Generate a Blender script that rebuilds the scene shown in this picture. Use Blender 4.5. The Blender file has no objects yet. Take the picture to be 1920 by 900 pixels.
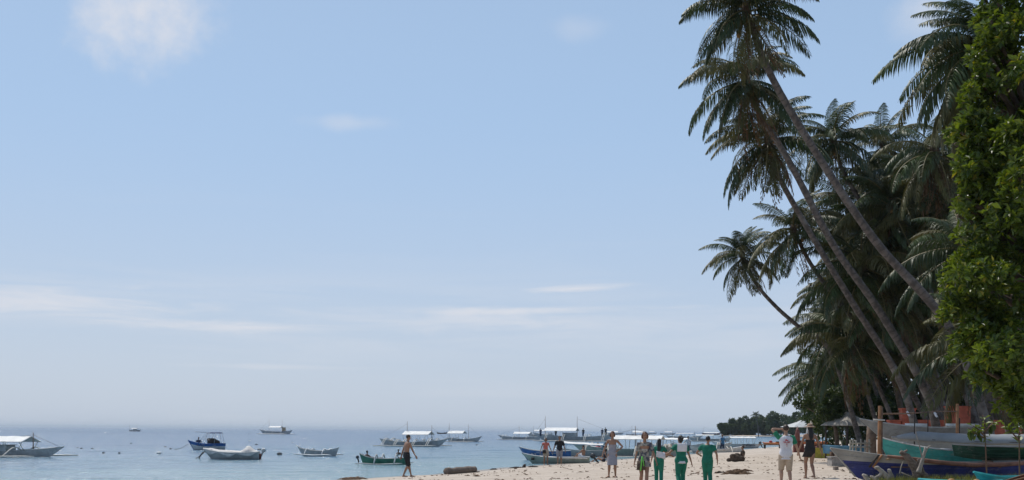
import bpy, math, random
import numpy as np
from mathutils import Vector, Matrix, noise as mnoise
random.seed(7)
rng = np.random.default_rng(7)
sc = bpy.context.scene
col = sc.collection
R = math.radians

# ------------------------------------------------------------------ camera
F = 2000.0                      # focal length in photograph pixels (1920 wide)
HY = 806.5                      # row of the horizon at the centre column
ROLL = 0.006
CAMZ = 2.1
cam_d = bpy.data.cameras.new('camera')
cam = bpy.data.objects.new('camera', cam_d)
col.objects.link(cam)
cam_d.sensor_width = 36.0
cam_d.lens = 36.0 * F / 1920.0
cam_d.shift_y = (HY - 450.0) / 1920.0
cam_d.clip_start = 0.1
cam_d.clip_end = 60000.0
COSR, SINR = math.cos(ROLL), math.sin(ROLL)
cam.matrix_world = Matrix(((COSR, -SINR, 0, 0), (0, 0, -1, 0), (SINR, COSR, 0, CAMZ), (0, 0, 0, 1)))
sc.camera = cam

# ------------------------------------------------------------------ sky, sun, exposure
SUN_EL, SUN_AZ = R(60), R(-36)          # azimuth from +Y towards +X: ahead and to the sea side
w = bpy.data.worlds.new('World')
sc.world = w
w.use_nodes = True
nt = w.node_tree
nt.nodes.clear()
N, L_ = nt.nodes.new, nt.links.new


def sock(nt_, v, s):
    if hasattr(v, 'is_linked'):
        nt_.links.new(v, s)
    else:
        s.default_value = v


def MATH(op, a, b=0.0, c=None, clamp=False, t=None):
    t = t or nt
    n = t.nodes.new('ShaderNodeMath')
    n.operation = op
    n.use_clamp = clamp
    sock(t, a, n.inputs[0])
    sock(t, b, n.inputs[1])
    if c is not None:
        sock(t, c, n.inputs[2])
    return n.outputs[0]


def SMOOTH(v, a, b, lo=0.0, hi=1.0, t=None):
    t = t or nt
    n = t.nodes.new('ShaderNodeMapRange')
    n.interpolation_type = 'SMOOTHSTEP'
    sock(t, v, n.inputs[0])
    for i, x in enumerate((a, b, lo, hi)):
        n.inputs[i + 1].default_value = x
    return n.outputs[0]


def MIXC(f, a, b, t=None, mode='MIX'):
    t = t or nt
    n = t.nodes.new('ShaderNodeMix')
    n.data_type = 'RGBA'
    n.blend_type = mode
    n.clamp_factor = True
    sock(t, f, n.inputs[0])
    for v, i in ((a, 6), (b, 7)):
        if hasattr(v, 'is_linked'):
            t.links.new(v, n.inputs[i])
        else:
            n.inputs[i].default_value = (*v[:3], 1)
    return n.outputs[2]


SKY_STRENGTH = 0.085
HAZE = 0.00010
sky = N('ShaderNodeTexSky')
sky.sky_type = 'NISHITA'
sky.sun_disc = False
sky.sun_elevation = SUN_EL
sky.sun_rotation = SUN_AZ
sky.altitude = 0
sky.air_density = 1.0
sky.dust_density = 1.2
sky.ozone_density = 1.0
tc = N('ShaderNodeTexCoord')
sep = N('ShaderNodeSeparateXYZ')
L_(tc.outputs['Generated'], sep.inputs[0])
dx, dy, dz = sep.outputs
# thin high cloud, everywhere, denser in long low banks (the whole sky has it, in view or not)
up = MATH('MAXIMUM', dz, 0.0)
veil = SMOOTH(up, 0.1, 0.9, 0.86, 0.30)
hz = N('ShaderNodeTexNoise')
mp = N('ShaderNodeMapping')
mp.inputs['Scale'].default_value = (2.0, 2.0, 26.0)
L_(tc.outputs['Generated'], mp.inputs[0])
L_(mp.outputs[0], hz.inputs['Vector'])
hz.inputs['Scale'].default_value = 1.6
hz.inputs['Detail'].default_value = 7
hz.inputs['Roughness'].default_value = 0.58
hz.inputs['Distortion'].default_value = 0.35
band = MATH('MULTIPLY', SMOOTH(up, 0.055, 0.085), SMOOTH(up, 0.165, 0.105))
streak = MATH('MULTIPLY', SMOOTH(hz.outputs[0], 0.44, 0.66), band)
low = MATH('MULTIPLY', SMOOTH(hz.outputs[0], 0.52, 0.72), SMOOTH(up, 0.30, 0.0))
# small puffs: one bright patch of cirrus high over the sea, a few wisps
pn = N('ShaderNodeTexNoise')
L_(tc.outputs['Generated'], pn.inputs['Vector'])
pn.inputs['Scale'].default_value = 9.0
pn.inputs['Detail'].default_value = 8
pn.inputs['Roughness'].default_value = 0.62


def blob(px, py, rx, ry, amt, src=None, k=2.6, tilt=0.0):
    v = Vector(((px - 960) / F, 1.0, (HY - py) / F))
    a0, e0 = math.atan2(v.x, 1.0), math.atan2(v.z, math.hypot(v.x, 1))
    az = MATH('ARCTAN2', dx, dy)
    el = MATH('ARCSINE', dz)
    u = MATH('DIVIDE', MATH('SUBTRACT', az, a0), rx / F)
    q = MATH('DIVIDE', MATH('SUBTRACT', MATH('SUBTRACT', el, e0), MATH('MULTIPLY', MATH('SUBTRACT', az, a0), tilt)), ry / F)
    r = MATH('SQRT', MATH('ADD', MATH('MULTIPLY', u, u), MATH('MULTIPLY', q, q)))
    r = MATH('ADD', r, MATH('MULTIPLY', MATH('SUBTRACT', src or pn.outputs[0], 0.5), k))
    return MATH('MULTIPLY', SMOOTH(r, 1.15, -0.25), amt)


fn = N('ShaderNodeTexNoise')
fm = N('ShaderNodeMapping')
fm.inputs['Scale'].default_value = (7, 7, 60)
fm.inputs['Rotation'].default_value = (0, R(2), 0)
L_(tc.outputs['Generated'], fm.inputs[0])
L_(fm.outputs[0], fn.inputs['Vector'])
fn.inputs['Scale'].default_value = 1.0
fn.inputs['Detail'].default_value = 9
fn.inputs['Roughness'].default_value = 0.66
fn.inputs['Distortion'].default_value = 0.6
wisp = fn.outputs[0]
cl = MATH('MAXIMUM', MATH('MULTIPLY', streak, 0.22), MATH('MULTIPLY', low, 0.12))
for b in (blob(258, 28, 125, 90, 0.85, None, 3.8), blob(1080, 55, 70, 26, 0.2, None, 3.2), blob(650, 232, 90, 16, 0.30, None, 3.4),
          blob(1075, 540, 150, 9, 0.75, wisp, 3.2, .05), blob(80, 572, 290, 34, 0.7, wisp, 3.2), blob(980, 583, 300, 12, 0.7, wisp, 2.8, .02), blob(980, 606, 480, 30, 0.5, wisp, 3.2),
          blob(450, 616, 320, 13, 0.7, wisp, 3.2, -.01), blob(1350, 640, 300, 40, 0.22, wisp, 3.6), blob(500, 690, 160, 6, 0.3, wisp, 3.2), blob(1730, 20, 60, 60, 0.5)):
    cl = MATH('MAXIMUM', cl, b)
SKC = 1.0 / SKY_STRENGTH
hazec = MIXC(SMOOTH(up, 0.0, 0.30), (0.56 * SKC, 0.645 * SKC, 0.775 * SKC), (0.425 * SKC, 0.605 * SKC, 0.865 * SKC))
base = MIXC(veil, sky.outputs[0], hazec)
colr = MIXC(cl, base, (0.76 * SKC, 0.765 * SKC, 0.81 * SKC))
bg = N('ShaderNodeBackground')
bg.inputs[1].default_value = SKY_STRENGTH
L_(colr, bg.inputs[0])
wo = N('ShaderNodeOutputWorld')
L_(bg.outputs[0], wo.inputs[0])

sd = bpy.data.lights.new('sun', 'SUN')
sd.energy = 3.4
sd.angle = R(0.55)
sd.color = (1.0, 0.95, 0.87)
sun = bpy.data.objects.new('sun', sd)
col.objects.link(sun)
sv = Vector((math.sin(SUN_AZ) * math.cos(SUN_EL), math.cos(SUN_AZ) * math.cos(SUN_EL), math.sin(SUN_EL)))
sun.rotation_euler = sv.to_track_quat('Z', 'Y').to_euler()
sun.location = (0, 0, 60)
sc.view_settings.view_transform = 'Standard'
sc.view_settings.look = 'None'
sc.view_settings.gamma = 1.0
sc.view_settings.exposure = 0.0
sc.cycles.max_bounces = 6
sc.cycles.transparent_max_bounces = 6
sc.cycles.volume_bounces = 0


# ------------------------------------------------------------------ pixel -> place
def ray(px, py):
    xc, yc = (px - 960.0) / F, (HY - py) / F
    return Vector((xc * COSR - yc * SINR, 1.0, xc * SINR + yc * COSR))


def P(px, py, d):
    return Vector((0, 0, CAMZ)) + ray(px, py) * d


def G(px, py, z=0.0):
    r = ray(px, py)
    return Vector((0, 0, CAMZ)) + r * ((z - CAMZ) / r.z)


# ------------------------------------------------------------------ materials
def nodes_of(name):
    m = bpy.data.materials.new(name)
    m.use_nodes = True
    t = m.node_tree
    return m, t, t.nodes['Principled BSDF']


def mat(name, c, rough=0.7, var=0.25, scale=6.0, bump=0.0, bscale=None, spec=0.4, metal=0.0, c2=None, stretch=(1, 1, 1), trans=0.0, wear=0.0):
    m, t, b = nodes_of(name)
    tcn = t.nodes.new('ShaderNodeTexCoord')
    mpn = t.nodes.new('ShaderNodeMapping')
    mpn.inputs['Scale'].default_value = stretch
    t.links.new(tcn.outputs['Object'], mpn.inputs[0])
    oi = t.nodes.new('ShaderNodeObjectInfo')
    nz = t.nodes.new('ShaderNodeTexNoise')
    nz.noise_dimensions = '4D'
    t.links.new(mpn.outputs[0], nz.inputs['Vector'])
    sock(t, MATH('MULTIPLY', oi.outputs['Random'], 20.0, t=t), nz.inputs['W'])
    nz.inputs['Scale'].default_value = scale
    nz.inputs['Detail'].default_value = 6
    nz.inputs['Roughness'].default_value = 0.62
    f = SMOOTH(nz.outputs[0], 0.3, 0.7, t=t)
    dark = c2 if c2 else tuple(x * (1 - var) for x in c)
    lite = c if c2 else tuple(min(1, x * (1 + var * 0.5)) for x in c)
    cc = MIXC(f, dark, lite, t=t)
    if wear:                                   # scuffed and flaked paint, water streaks
        wn = t.nodes.new('ShaderNodeTexNoise')
        wm = t.nodes.new('ShaderNodeMapping')
        wm.inputs['Scale'].default_value = (1, 1, 2.6)
        t.links.new(tcn.outputs['Object'], wm.inputs[0])
        t.links.new(wm.outputs[0], wn.inputs['Vector'])
        wn.inputs['Scale'].default_value = 3.4
        wn.inputs['Detail'].default_value = 9
        wn.inputs['Roughness'].default_value = 0.72
        cc = MIXC(MATH('MULTIPLY', SMOOTH(wn.outputs[0], 0.56, 0.66, t=t), wear, t=t), cc, (0.27, 0.25, 0.22), t=t)
        cc = MIXC(MATH('MULTIPLY', SMOOTH(wn.outputs[0], 0.44, 0.34, t=t), wear * .8, t=t), cc, tuple(x * .35 for x in c), t=t)
    t.links.new(cc, b.inputs['Base Color'])
    b.inputs['Roughness'].default_value = rough
    b.inputs['Specular IOR Level'].default_value = spec
    b.inputs['Metallic'].default_value = metal
    if bump:
        bn = t.nodes.new('ShaderNodeBump')
        bn.inputs['Strength'].default_value = bump
        bn.inputs['Distance'].default_value = 0.02
        nb = t.nodes.new('ShaderNodeTexNoise')
        t.links.new(mpn.outputs[0], nb.inputs['Vector'])
        nb.inputs['Scale'].default_value = bscale or scale * 4
        nb.inputs['Detail'].default_value = 5
        t.links.new(nb.outputs[0], bn.inputs['Height'])
        t.links.new(bn.outputs[0], b.inputs['Normal'])
    if trans:
        tr = t.nodes.new('ShaderNodeBsdfTranslucent')
        t.links.new(MIXC(0.6, cc, (0.55, 0.75, 0.1), t=t, mode='MULTIPLY') if False else cc, tr.inputs[0])
        mx = t.nodes.new('ShaderNodeMixShader')
        mx.inputs[0].default_value = trans
        t.links.new(b.outputs[0], mx.inputs[1])
        t.links.new(tr.outputs[0], mx.inputs[2])
        t.links.new(mx.outputs[0], t.nodes['Material Output'].inputs[0])
    return m


M = {}
M['white'] = mat('white_paint', (0.72, 0.71, 0.68), 0.45, 0.25, 3.0, 0.1)
M['canvas'] = mat('white_canvas', (0.8, 0.79, 0.76), 0.8, 0.14, 2.0, 0.2)
M['greyhull'] = mat('grey_paint', (0.46, 0.48, 0.48), 0.55, 0.3, 2.5, 0.1, wear=0.4)
M['palegrey'] = mat('pale_grey_paint', (0.50, 0.50, 0.485), 0.55, 0.28, 2.5, 0.12, wear=0.4)
M['tarpgrey'] = mat('grey_weathered_paint', (0.34, 0.325, 0.30), 0.7, 0.28, 1.8, 0.2, wear=0.5)
M['covergrey'] = mat('blue_grey_cover', (0.24, 0.255, 0.27), 0.7, 0.22, 1.6, 0.2)
M['navy'] = mat('navy_paint', (0.035, 0.045, 0.19), 0.45, 0.4, 3.0, 0.1, wear=0.35)
M['blue'] = mat('blue_paint', (0.045, 0.14, 0.38), 0.45, 0.35, 3.0, 0.1, wear=0.3)
M['skyblue'] = mat('sky_blue_paint', (0.10, 0.26, 0.40), 0.5, 0.3, 3.0, 0.1, wear=0.5)
M['teal'] = mat('teal_paint', (0.045, 0.30, 0.27), 0.45, 0.3, 2.5, 0.1, wear=0.45)
M['turq'] = mat('turquoise_paint', (0.05, 0.38, 0.42), 0.45, 0.3, 3.0, 0.1, wear=0.3)
M['green'] = mat('green_paint', (0.05, 0.19, 0.13), 0.5, 0.35, 3.0, 0.1, wear=0.4)
M['dkgreen'] = mat('dark_green_paint', (0.025, 0.085, 0.05), 0.55, 0.35, 3.0, 0.1, wear=0.4)
M['railbrown'] = mat('brown_rail', (0.21, 0.10, 0.065), 0.7, 0.4, 5.0, 0.3)
M['redbrown'] = mat('red_brown_paint', (0.17, 0.045, 0.03), 0.55, 0.35, 3.0, 0.15, wear=0.5)
M['sage'] = mat('sage_green_paint', (0.36, 0.42, 0.37), 0.5, 0.25, 3.0, 0.1, wear=0.4)
M['bamboo'] = mat('bamboo', (0.44, 0.30, 0.18), 0.6, 0.35, 5.0, 0.15, stretch=(1, 1, 1))
M['stake'] = mat('limewashed_stake', (0.40, 0.36, 0.29), 0.85, 0.4, 8.0, 0.4)
M['palebamboo'] = mat('pale_bamboo', (0.66, 0.62, 0.54), 0.6, 0.25, 5.0, 0.1)
M['brownwood'] = mat('brown_wood', (0.20, 0.115, 0.07), 0.75, 0.45, 6.0, 0.3)
M['orangewood'] = mat('orange_brown_post', (0.36, 0.17, 0.075), 0.75, 0.35, 6.0, 0.3)
M['darkwood'] = mat('dark_wood', (0.055, 0.042, 0.034), 0.8, 0.4, 6.0, 0.3)
M['drift'] = mat('driftwood', (0.20, 0.155, 0.125), 0.9, 0.5, 7.0, 0.8, 30, stretch=(1, 3, 3))
M['paledrift'] = mat('bleached_driftwood', (0.36, 0.32, 0.28), 0.9, 0.4, 7.0, 0.6, 30)
M['black'] = mat('black_rubber', (0.022, 0.022, 0.024), 0.6, 0.3, 8.0)
M['motor'] = mat('grey_outboard_metal', (0.06, 0.065, 0.07), 0.4, 0.3, 8.0, metal=0.3)
M['rope'] = mat('rope', (0.20, 0.18, 0.15), 0.9, 0.3, 10.0)
M['thatch'] = mat('grey_thatch', (0.36, 0.335, 0.30), 0.95, 0.35, 9.0, 0.8, 40, stretch=(1, 1, 0.2))
M['orangewall'] = mat('orange_red_paint', (0.46, 0.115, 0.065), 0.8, 0.35, 4.0, 0.3)
M['orange'] = mat('orange_plastic', (0.70, 0.19, 0.05), 0.4, 0.2, 4.0)
M['red'] = mat('red_cloth', (0.45, 0.05, 0.05), 0.8, 0.25, 6.0)
M['yellow'] = mat('yellow_plastic', (0.5, 0.42, 0.06), 0.6, 0.25, 6.0)
M['greybox'] = mat('grey_concrete', (0.30, 0.28, 0.26), 0.85, 0.3, 8.0, 0.3)
M['stone'] = mat('beach_stone', (0.26, 0.22, 0.19), 0.9, 0.4, 8.0, 0.5)
M['seaweed'] = mat('dry_seaweed', (0.07, 0.05, 0.038), 0.9, 0.5, 10.0)
M['dryleaf'] = mat('dry_leaf', (0.20, 0.12, 0.07), 0.8, 0.5, 10.0)
M['buoyw'] = mat('white_float', (0.75, 0.74, 0.70), 0.5, 0.2, 5.0)
M['buoyd'] = mat('dark_float', (0.06, 0.07, 0.08), 0.6, 0.3, 5.0)
M['brushleaf'] = mat('undergrowth_leaf', (0.045, 0.075, 0.022), 0.55, 0.5, 1.5, trans=0.2)
M['farleaf'] = mat('headland_leaf', (0.035, 0.06, 0.022), 0.7, 0.5, 0.4, trans=0.1)
M['frond'] = mat('palm_leaflet', (0.052, 0.080, 0.022), 0.5, 0.45, 1.2, trans=0.18)
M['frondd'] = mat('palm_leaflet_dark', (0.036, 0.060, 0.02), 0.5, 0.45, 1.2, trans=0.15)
M['frondy'] = mat('palm_leaflet_olive', (0.10, 0.098, 0.03), 0.52, 0.4, 1.2, trans=0.22)
M['deadfrond'] = mat('palm_leaflet_dead', (0.15, 0.085, 0.042), 0.8, 0.4, 2.0, trans=0.2)
M['rachis'] = mat('palm_rachis', (0.17, 0.14, 0.055), 0.5, 0.3, 3.0)
M['coconut'] = mat('coconut_husk', (0.30, 0.17, 0.05), 0.6, 0.4, 5.0)
M['spathe'] = mat('palm_fibre', (0.10, 0.065, 0.04), 0.9, 0.4, 8.0, 0.5)


def leaf_mat(name, ca, cb, cy, rough=0.32, trans=0.34):
    """Leaf colour varies leaf by leaf (a per-leaf random attribute)."""
    m, t, b = nodes_of(name)
    at = t.nodes.new('ShaderNodeAttribute')
    at.attribute_name = 'tone'
    c = MIXC(SMOOTH(at.outputs['Fac'], 0.0, 0.75, t=t), ca, cb, t=t)
    c = MIXC(SMOOTH(at.outputs['Fac'], 0.90, 1.0, t=t), c, cy, t=t)
    t.links.new(c, b.inputs['Base Color'])
    b.inputs['Roughness'].default_value = rough
    b.inputs['Specular IOR Level'].default_value = 0.5
    tr = t.nodes.new('ShaderNodeBsdfTranslucent')
    t.links.new(MIXC(1.0, c, (1.3, 1.15, 0.45), t=t, mode='MULTIPLY'), tr.inputs[0])
    mx = t.nodes.new('ShaderNodeMixShader')
    mx.inputs[0].default_value = trans
    t.links.new(b.outputs[0], mx.inputs[1])
    t.links.new(tr.outputs[0], mx.inputs[2])
    t.links.new(mx.outputs[0], t.nodes['Material Output'].inputs[0])
    return m


M['leaf'] = leaf_mat('glossy_tree_leaf', (0.038, 0.072, 0.011), (0.115, 0.175, 0.019), (0.25, 0.24, 0.03), 0.42, 0.40)
M['grassblade'] = leaf_mat('beach_grass', (0.10, 0.12, 0.03), (0.17, 0.19, 0.05), (0.28, 0.24, 0.10), 0.6, 0.3)
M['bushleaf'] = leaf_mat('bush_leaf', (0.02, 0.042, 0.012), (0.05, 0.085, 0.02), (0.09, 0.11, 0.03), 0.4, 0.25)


def trunk_mat(name, c):
    m, t, b = nodes_of(name)
    uv = t.nodes.new('ShaderNodeAttribute')
    uv.attribute_name = 'along'
    nz = t.nodes.new('ShaderNodeTexNoise')
    nz.inputs['Scale'].default_value = 5
    nz.inputs['Detail'].default_value = 6
    tcn = t.nodes.new('ShaderNodeTexCoord')
    t.links.new(tcn.outputs['Object'], nz.inputs['Vector'])
    a = MATH('ADD', MATH('MULTIPLY', uv.outputs['Fac'], 4.2, t=t), MATH('MULTIPLY', nz.outputs[0], 1.3, t=t), t=t)
    ring = SMOOTH(MATH('FRACT', a, t=t), 0.0, 0.35, t=t)
    cc = MIXC(ring, tuple(x * 0.5 for x in c), c, t=t)
    cc = MIXC(SMOOTH(nz.outputs[0], 0.35, 0.6, t=t), tuple(x * 0.5 for x in c), cc, t=t)
    nz2 = t.nodes.new('ShaderNodeTexNoise')
    nz2.inputs['Scale'].default_value = 1.3
    nz2.inputs['Detail'].default_value = 5
    t.links.new(tcn.outputs['Object'], nz2.inputs['Vector'])
    cc = MIXC(MATH('MULTIPLY', SMOOTH(nz2.outputs[0], 0.55, 0.68, t=t), .55, t=t), cc, (0.24, 0.22, 0.205), t=t)
    t.links.new(cc, b.inputs['Base Color'])
    b.inputs['Roughness'].default_value = 0.9
    bn = t.nodes.new('ShaderNodeBump')
    bn.inputs['Strength'].default_value = 0.6
    bn.inputs['Distance'].default_value = 0.03
    t.links.new(ring, bn.inputs['Height'])
    t.links.new(bn.outputs[0], b.inputs['Normal'])
    return m


M['ptrunk'] = trunk_mat('palm_bark', (0.14, 0.115, 0.10))
M['ptrunk2'] = trunk_mat('palm_bark_brown', (0.17, 0.115, 0.08))
M['bark'] = mat('tree_bark', (0.13, 0.10, 0.075), 0.9, 0.45, 5.0, 0.7, 20)


# ------------------------------------------------------------------ objects
def link(o, parent=None):
    col.objects.link(o)
    if parent is not None:
        o.parent = parent
    return o


def tag(o, label=None, cat=None, group=None, kind=None):
    for k, v in (('label', label), ('category', cat), ('group', group), ('kind', kind)):
        if v:
            o[k] = v
    return o


def thing(name, label, cat, loc=(0, 0, 0), rz=0.0, group=None):
    o = bpy.data.objects.new(name, None)
    o.empty_display_size = 0.3
    link(o)
    o.location = loc
    o.rotation_euler = (0, 0, rz)
    return tag(o, label, cat, group)


def copy_tree(o, parent=None):
    c = o.copy()
    link(c, parent)
    for ch in list(o.children):
        copy_tree(ch, c)
    return c


def frame(d, ref=None):
    d = d.normalized()
    ref = ref or (Vector((0, 0, 1)) if abs(d.z) < 0.9 else Vector((0, 1, 0)))
    s = d.cross(ref)
    if s.length < 1e-6:
        s = d.cross(Vector((1, 0, 0)))
    s.normalize()
    return s, s.cross(d)


class MB:
    def __init__(self):
        self.v, self.f, self.m = [], [], []

    def add(self, vs, fs, mi=0):
        b = len(self.v)
        self.v += [tuple(x) for x in vs]
        self.f += [tuple(b + i for i in f) for f in fs]
        self.m += [mi] * len(fs)
        return self

    def box(self, c, s, mi=0, mtx=None, taper=1.0):
        c = Vector(c)
        vs = []
        for z in (-1, 1):
            k = taper if z > 0 else 1.0
            for x, y in ((-1, -1), (1, -1), (1, 1), (-1, 1)):
                p = Vector((x * s[0] / 2 * k, y * s[1] / 2 * k, z * s[2] / 2))
                vs.append(c + (mtx @ p if mtx else p))
        return self.add(vs, [(3, 2, 1, 0), (4, 5, 6, 7), (0, 1, 5, 4), (1, 2, 6, 5), (2, 3, 7, 6), (3, 0, 4, 7)], mi)

    def rings(self, rings, mi=0, cap=True, closed=True):
        n = len(rings[0])
        vs = [p for r in rings for p in r]
        fs = []
        for i in range(len(rings) - 1):
            for j in range(n if closed else n - 1):
                k = (j + 1) % n
                fs.append((i * n + j, i * n + k, (i + 1) * n + k, (i + 1) * n + j))
        if cap and closed:
            fs.append(tuple(reversed(range(n))))
            fs.append(tuple((len(rings) - 1) * n + j for j in range(n)))
        return self.add(vs, fs, mi)

    def tube(self, pts, rad, n=8, mi=0, cap=True, ref=None, flat=1.0):
        pts = [Vector(p) for p in pts]
        if not hasattr(rad, '__len__'):
            rad = [rad] * len(pts)
        rr = []
        s_prev = None
        for i, p in enumerate(pts):
            d = (pts[min(i + 1, len(pts) - 1)] - pts[max(i - 1, 0)])
            if d.length < 1e-9:
                d = Vector((0, 0, 1))
            d.normalize()
            if s_prev is None:
                s, u = frame(d, ref)
            else:
                s = (s_prev - d * s_prev.dot(d)).normalized()
                u = s.cross(d)
            s_prev = s
            r = rad[i]
            rx, ry = (r if hasattr(r, '__len__') else (r, r * flat))
            rr.append([p + s * (math.cos(a) * rx) + u * (math.sin(a) * ry) for a in (2 * math.pi * k / n for k in range(n))])
        return self.rings(rr, mi, cap)

    def ell(self, c, r, n=12, k=8, mi=0, mtx=None):
        c = Vector(c)
        if not hasattr(r, '__len__'):
            r = (r, r, r)
        vs, fs = [], []
        for i in range(1, k):
            th = math.pi * i / k
            for j in range(n):
                a = 2 * math.pi * j / n
                p = Vector((r[0] * math.sin(th) * math.cos(a), r[1] * math.sin(th) * math.sin(a), r[2] * math.cos(th)))
                vs.append(c + (mtx @ p if mtx else p))
        for i in range(k - 2):
            for j in range(n):
                fs.append((i * n + j, (i + 1) * n + j, (i + 1) * n + (j + 1) % n, i * n + (j + 1) % n))
        t = Vector((0, 0, r[2]))
        vs += [c + (mtx @ t if mtx else t), c - (mtx @ t if mtx else t)]
        b = (k - 2) * n
        for j in range(n):
            fs.append((len(vs) - 2, j, (j + 1) % n))
            fs.append((len(vs) - 1, b + (j + 1) % n, b + j))
        return self.add(vs, fs, mi)

    def mesh(self, name, mats, smooth=True):
        me = bpy.data.meshes.new(name)
        me.from_pydata(self.v, [], self.f)
        for m in (mats if isinstance(mats, (list, tuple)) else [mats]):
            me.materials.append(m)
        if len(me.materials) > 1:
            me.polygons.foreach_set('material_index', self.m)
        me.polygons.foreach_set('use_smooth', [smooth] * len(me.polygons))
        me.update()
        return me

    def build(self, name, mats, parent=None, smooth=True, loc=None):
        o = bpy.data.objects.new(name, self.mesh(name, mats, smooth))
        link(o, parent)
        if loc is not None:
            o.location = loc
        return o


def np_mesh(name, V, Fq, mats, smooth=True, attrs=None):
    """V (n,3), Fq (m,k) one face size."""
    me = bpy.data.meshes.new(name)
    V = np.asarray(V, dtype=np.float32)
    Fq = np.asarray(Fq, dtype=np.int32)
    m, k = Fq.shape
    me.vertices.add(len(V))
    me.vertices.foreach_set('co', V.ravel())
    me.loops.add(m * k)
    me.loops.foreach_set('vertex_index', Fq.ravel())
    me.polygons.add(m)
    me.polygons.foreach_set('loop_start', np.arange(0, m * k, k, dtype=np.int32))
    me.polygons.foreach_set('use_smooth', np.full(m, smooth))
    for mm in (mats if isinstance(mats, (list, tuple)) else [mats]):
        me.materials.append(mm)
    for an, av in (attrs or {}).items():
        a = me.attributes.new(an, 'FLOAT', 'POINT')
        a.data.foreach_set('value', np.asarray(av, dtype=np.float32))
    me.update(calc_edges=True)
    me.validate()
    return me


def remesh(mb, name, mats, parent, voxel, it=3, extra=None):
    """One continuous skin over all the shapes in mb."""
    t = bpy.data.objects.new('tmp', mb.mesh('tmp', mats))
    col.objects.link(t)
    a = t.modifiers.new('r', 'REMESH')
    a.mode = 'VOXEL'
    a.voxel_size = voxel
    a.use_smooth_shade = True
    if it:
        s = t.modifiers.new('s', 'SMOOTH')
        s.iterations = it
        s.factor = 0.5
    dg = bpy.context.evaluated_depsgraph_get()
    me = bpy.data.meshes.new_from_object(t.evaluated_get(dg))
    old = t.data
    bpy.data.objects.remove(t)
    bpy.data.meshes.remove(old)
    me.name = name
    if extra is not None:
        import bmesh
        e = extra.mesh('e', mats)
        bm = bmesh.new()
        bm.from_mesh(me)
        bm.from_mesh(e)
        bm.to_mesh(me)
        bm.free()
        bpy.data.meshes.remove(e)
    if not len(me.materials):
        for m in (mats if isinstance(mats, (list, tuple)) else [mats]):
            me.materials.append(m)
    for p in me.polygons:
        p.use_smooth = True
    o = bpy.data.objects.new(name, me)
    return link(o, parent)


# ------------------------------------------------------------------ land and sea
SHORE = [(-75, -60), (-38, 0), (-19, 25), (-12.6, 36), (-8.3, 43.2), (-3.8, 50), (0.6, 61), (4.6, 71), (11.6, 86), (22, 113), (35, 145), (58, 200),
         (92, 300), (150, 405), (128, 452), (98, 484), (94, 500), (125, 530), (320, 700), (900, 900), (900, -200), (-75, -200)]


def shore_dist(x, y):
    x, y = np.asarray(x, float), np.asarray(y, float)
    d = np.full(x.shape, 1e18)
    ins = np.zeros(x.shape, bool)
    n = len(SHORE)
    for i in range(n):
        (ax, ay), (bx, by) = SHORE[i], SHORE[(i + 1) % n]
        ex, ey = bx - ax, by - ay
        t = np.clip(((x - ax) * ex + (y - ay) * ey) / (ex * ex + ey * ey), 0, 1)
        d = np.minimum(d, (x - ax - t * ex) ** 2 + (y - ay - t * ey) ** 2)
        c = ((ay > y) != (by > y)) & (x < ex * (y - ay) / (ey if ey else 1e-12) + ax)
        ins ^= c
    d = np.sqrt(d)
    return np.where(ins, d, -d)


def vnoise(x, y, s, seed):
    x, y = x / s, y / s
    xi, yi = np.floor(x).astype(np.int64), np.floor(y).astype(np.int64)
    fx, fy = x - xi, y - yi
    fx, fy = fx * fx * (3 - 2 * fx), fy * fy * (3 - 2 * fy)

    def h(a, b):
        v = (a * 374761393 + b * 668265263 + seed * 974634223) & 0x7fffffff
        v = ((v ^ (v >> 13)) * 1274126177) & 0x7fffffff
        v = v ^ (v >> 16)
        return (v % 65536) / 32768.0 - 1.0
    return (h(xi, yi) * (1 - fx) + h(xi + 1, yi) * fx) * (1 - fy) + (h(xi, yi + 1) * (1 - fx) + h(xi + 1, yi + 1) * fx) * fy


def land_z(x, y, fine=True):
    x, y = np.asarray(x, float), np.asarray(y, float)
    s = shore_dist(x, y)
    s = s + vnoise(x, y, 5.0, 3) * 0.5 + vnoise(x, y, 1.7, 4) * 0.25
    z = np.where(s > 0, 0.76 * (1 - np.exp(-np.maximum(s, 0) * 0.045)) + 0.006 * np.clip(s, 0, 60), s * 0.055)
    z = np.maximum(z, -3.0)
    if fine:
        k = np.clip(s * 0.25, 0, 1)
        z = z + k * (vnoise(x, y, 2.6, 11) * 0.022 + vnoise(x, y, 0.9, 12) * 0.022 + np.abs(vnoise(x, y, 0.42, 13)) * 0.035)
    return z


def lz(x, y):
    return float(land_z(np.array([x]), np.array([y]))[0])


def GS(px, py):
    """Where the sight line through a pixel meets the sand."""
    z = 0.4
    for _ in range(14):
        p = G(px, py, z)
        z = 0.5 * z + 0.5 * lz(p.x, p.y)
    return Vector((p.x, p.y, lz(p.x, p.y)))


def axis(parts):
    out = []
    for a, b, n in parts:
        out += list(np.linspace(a, b, n, endpoint=False))
    return np.array(out + [parts[-1][1]])


def grid_faces(nx, ny):
    i = np.arange(nx - 1)[None, :] + (np.arange(ny - 1) * nx)[:, None]
    i = i.ravel()
    return np.stack([i, i + 1, i + 1 + nx, i + nx], 1)


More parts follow.
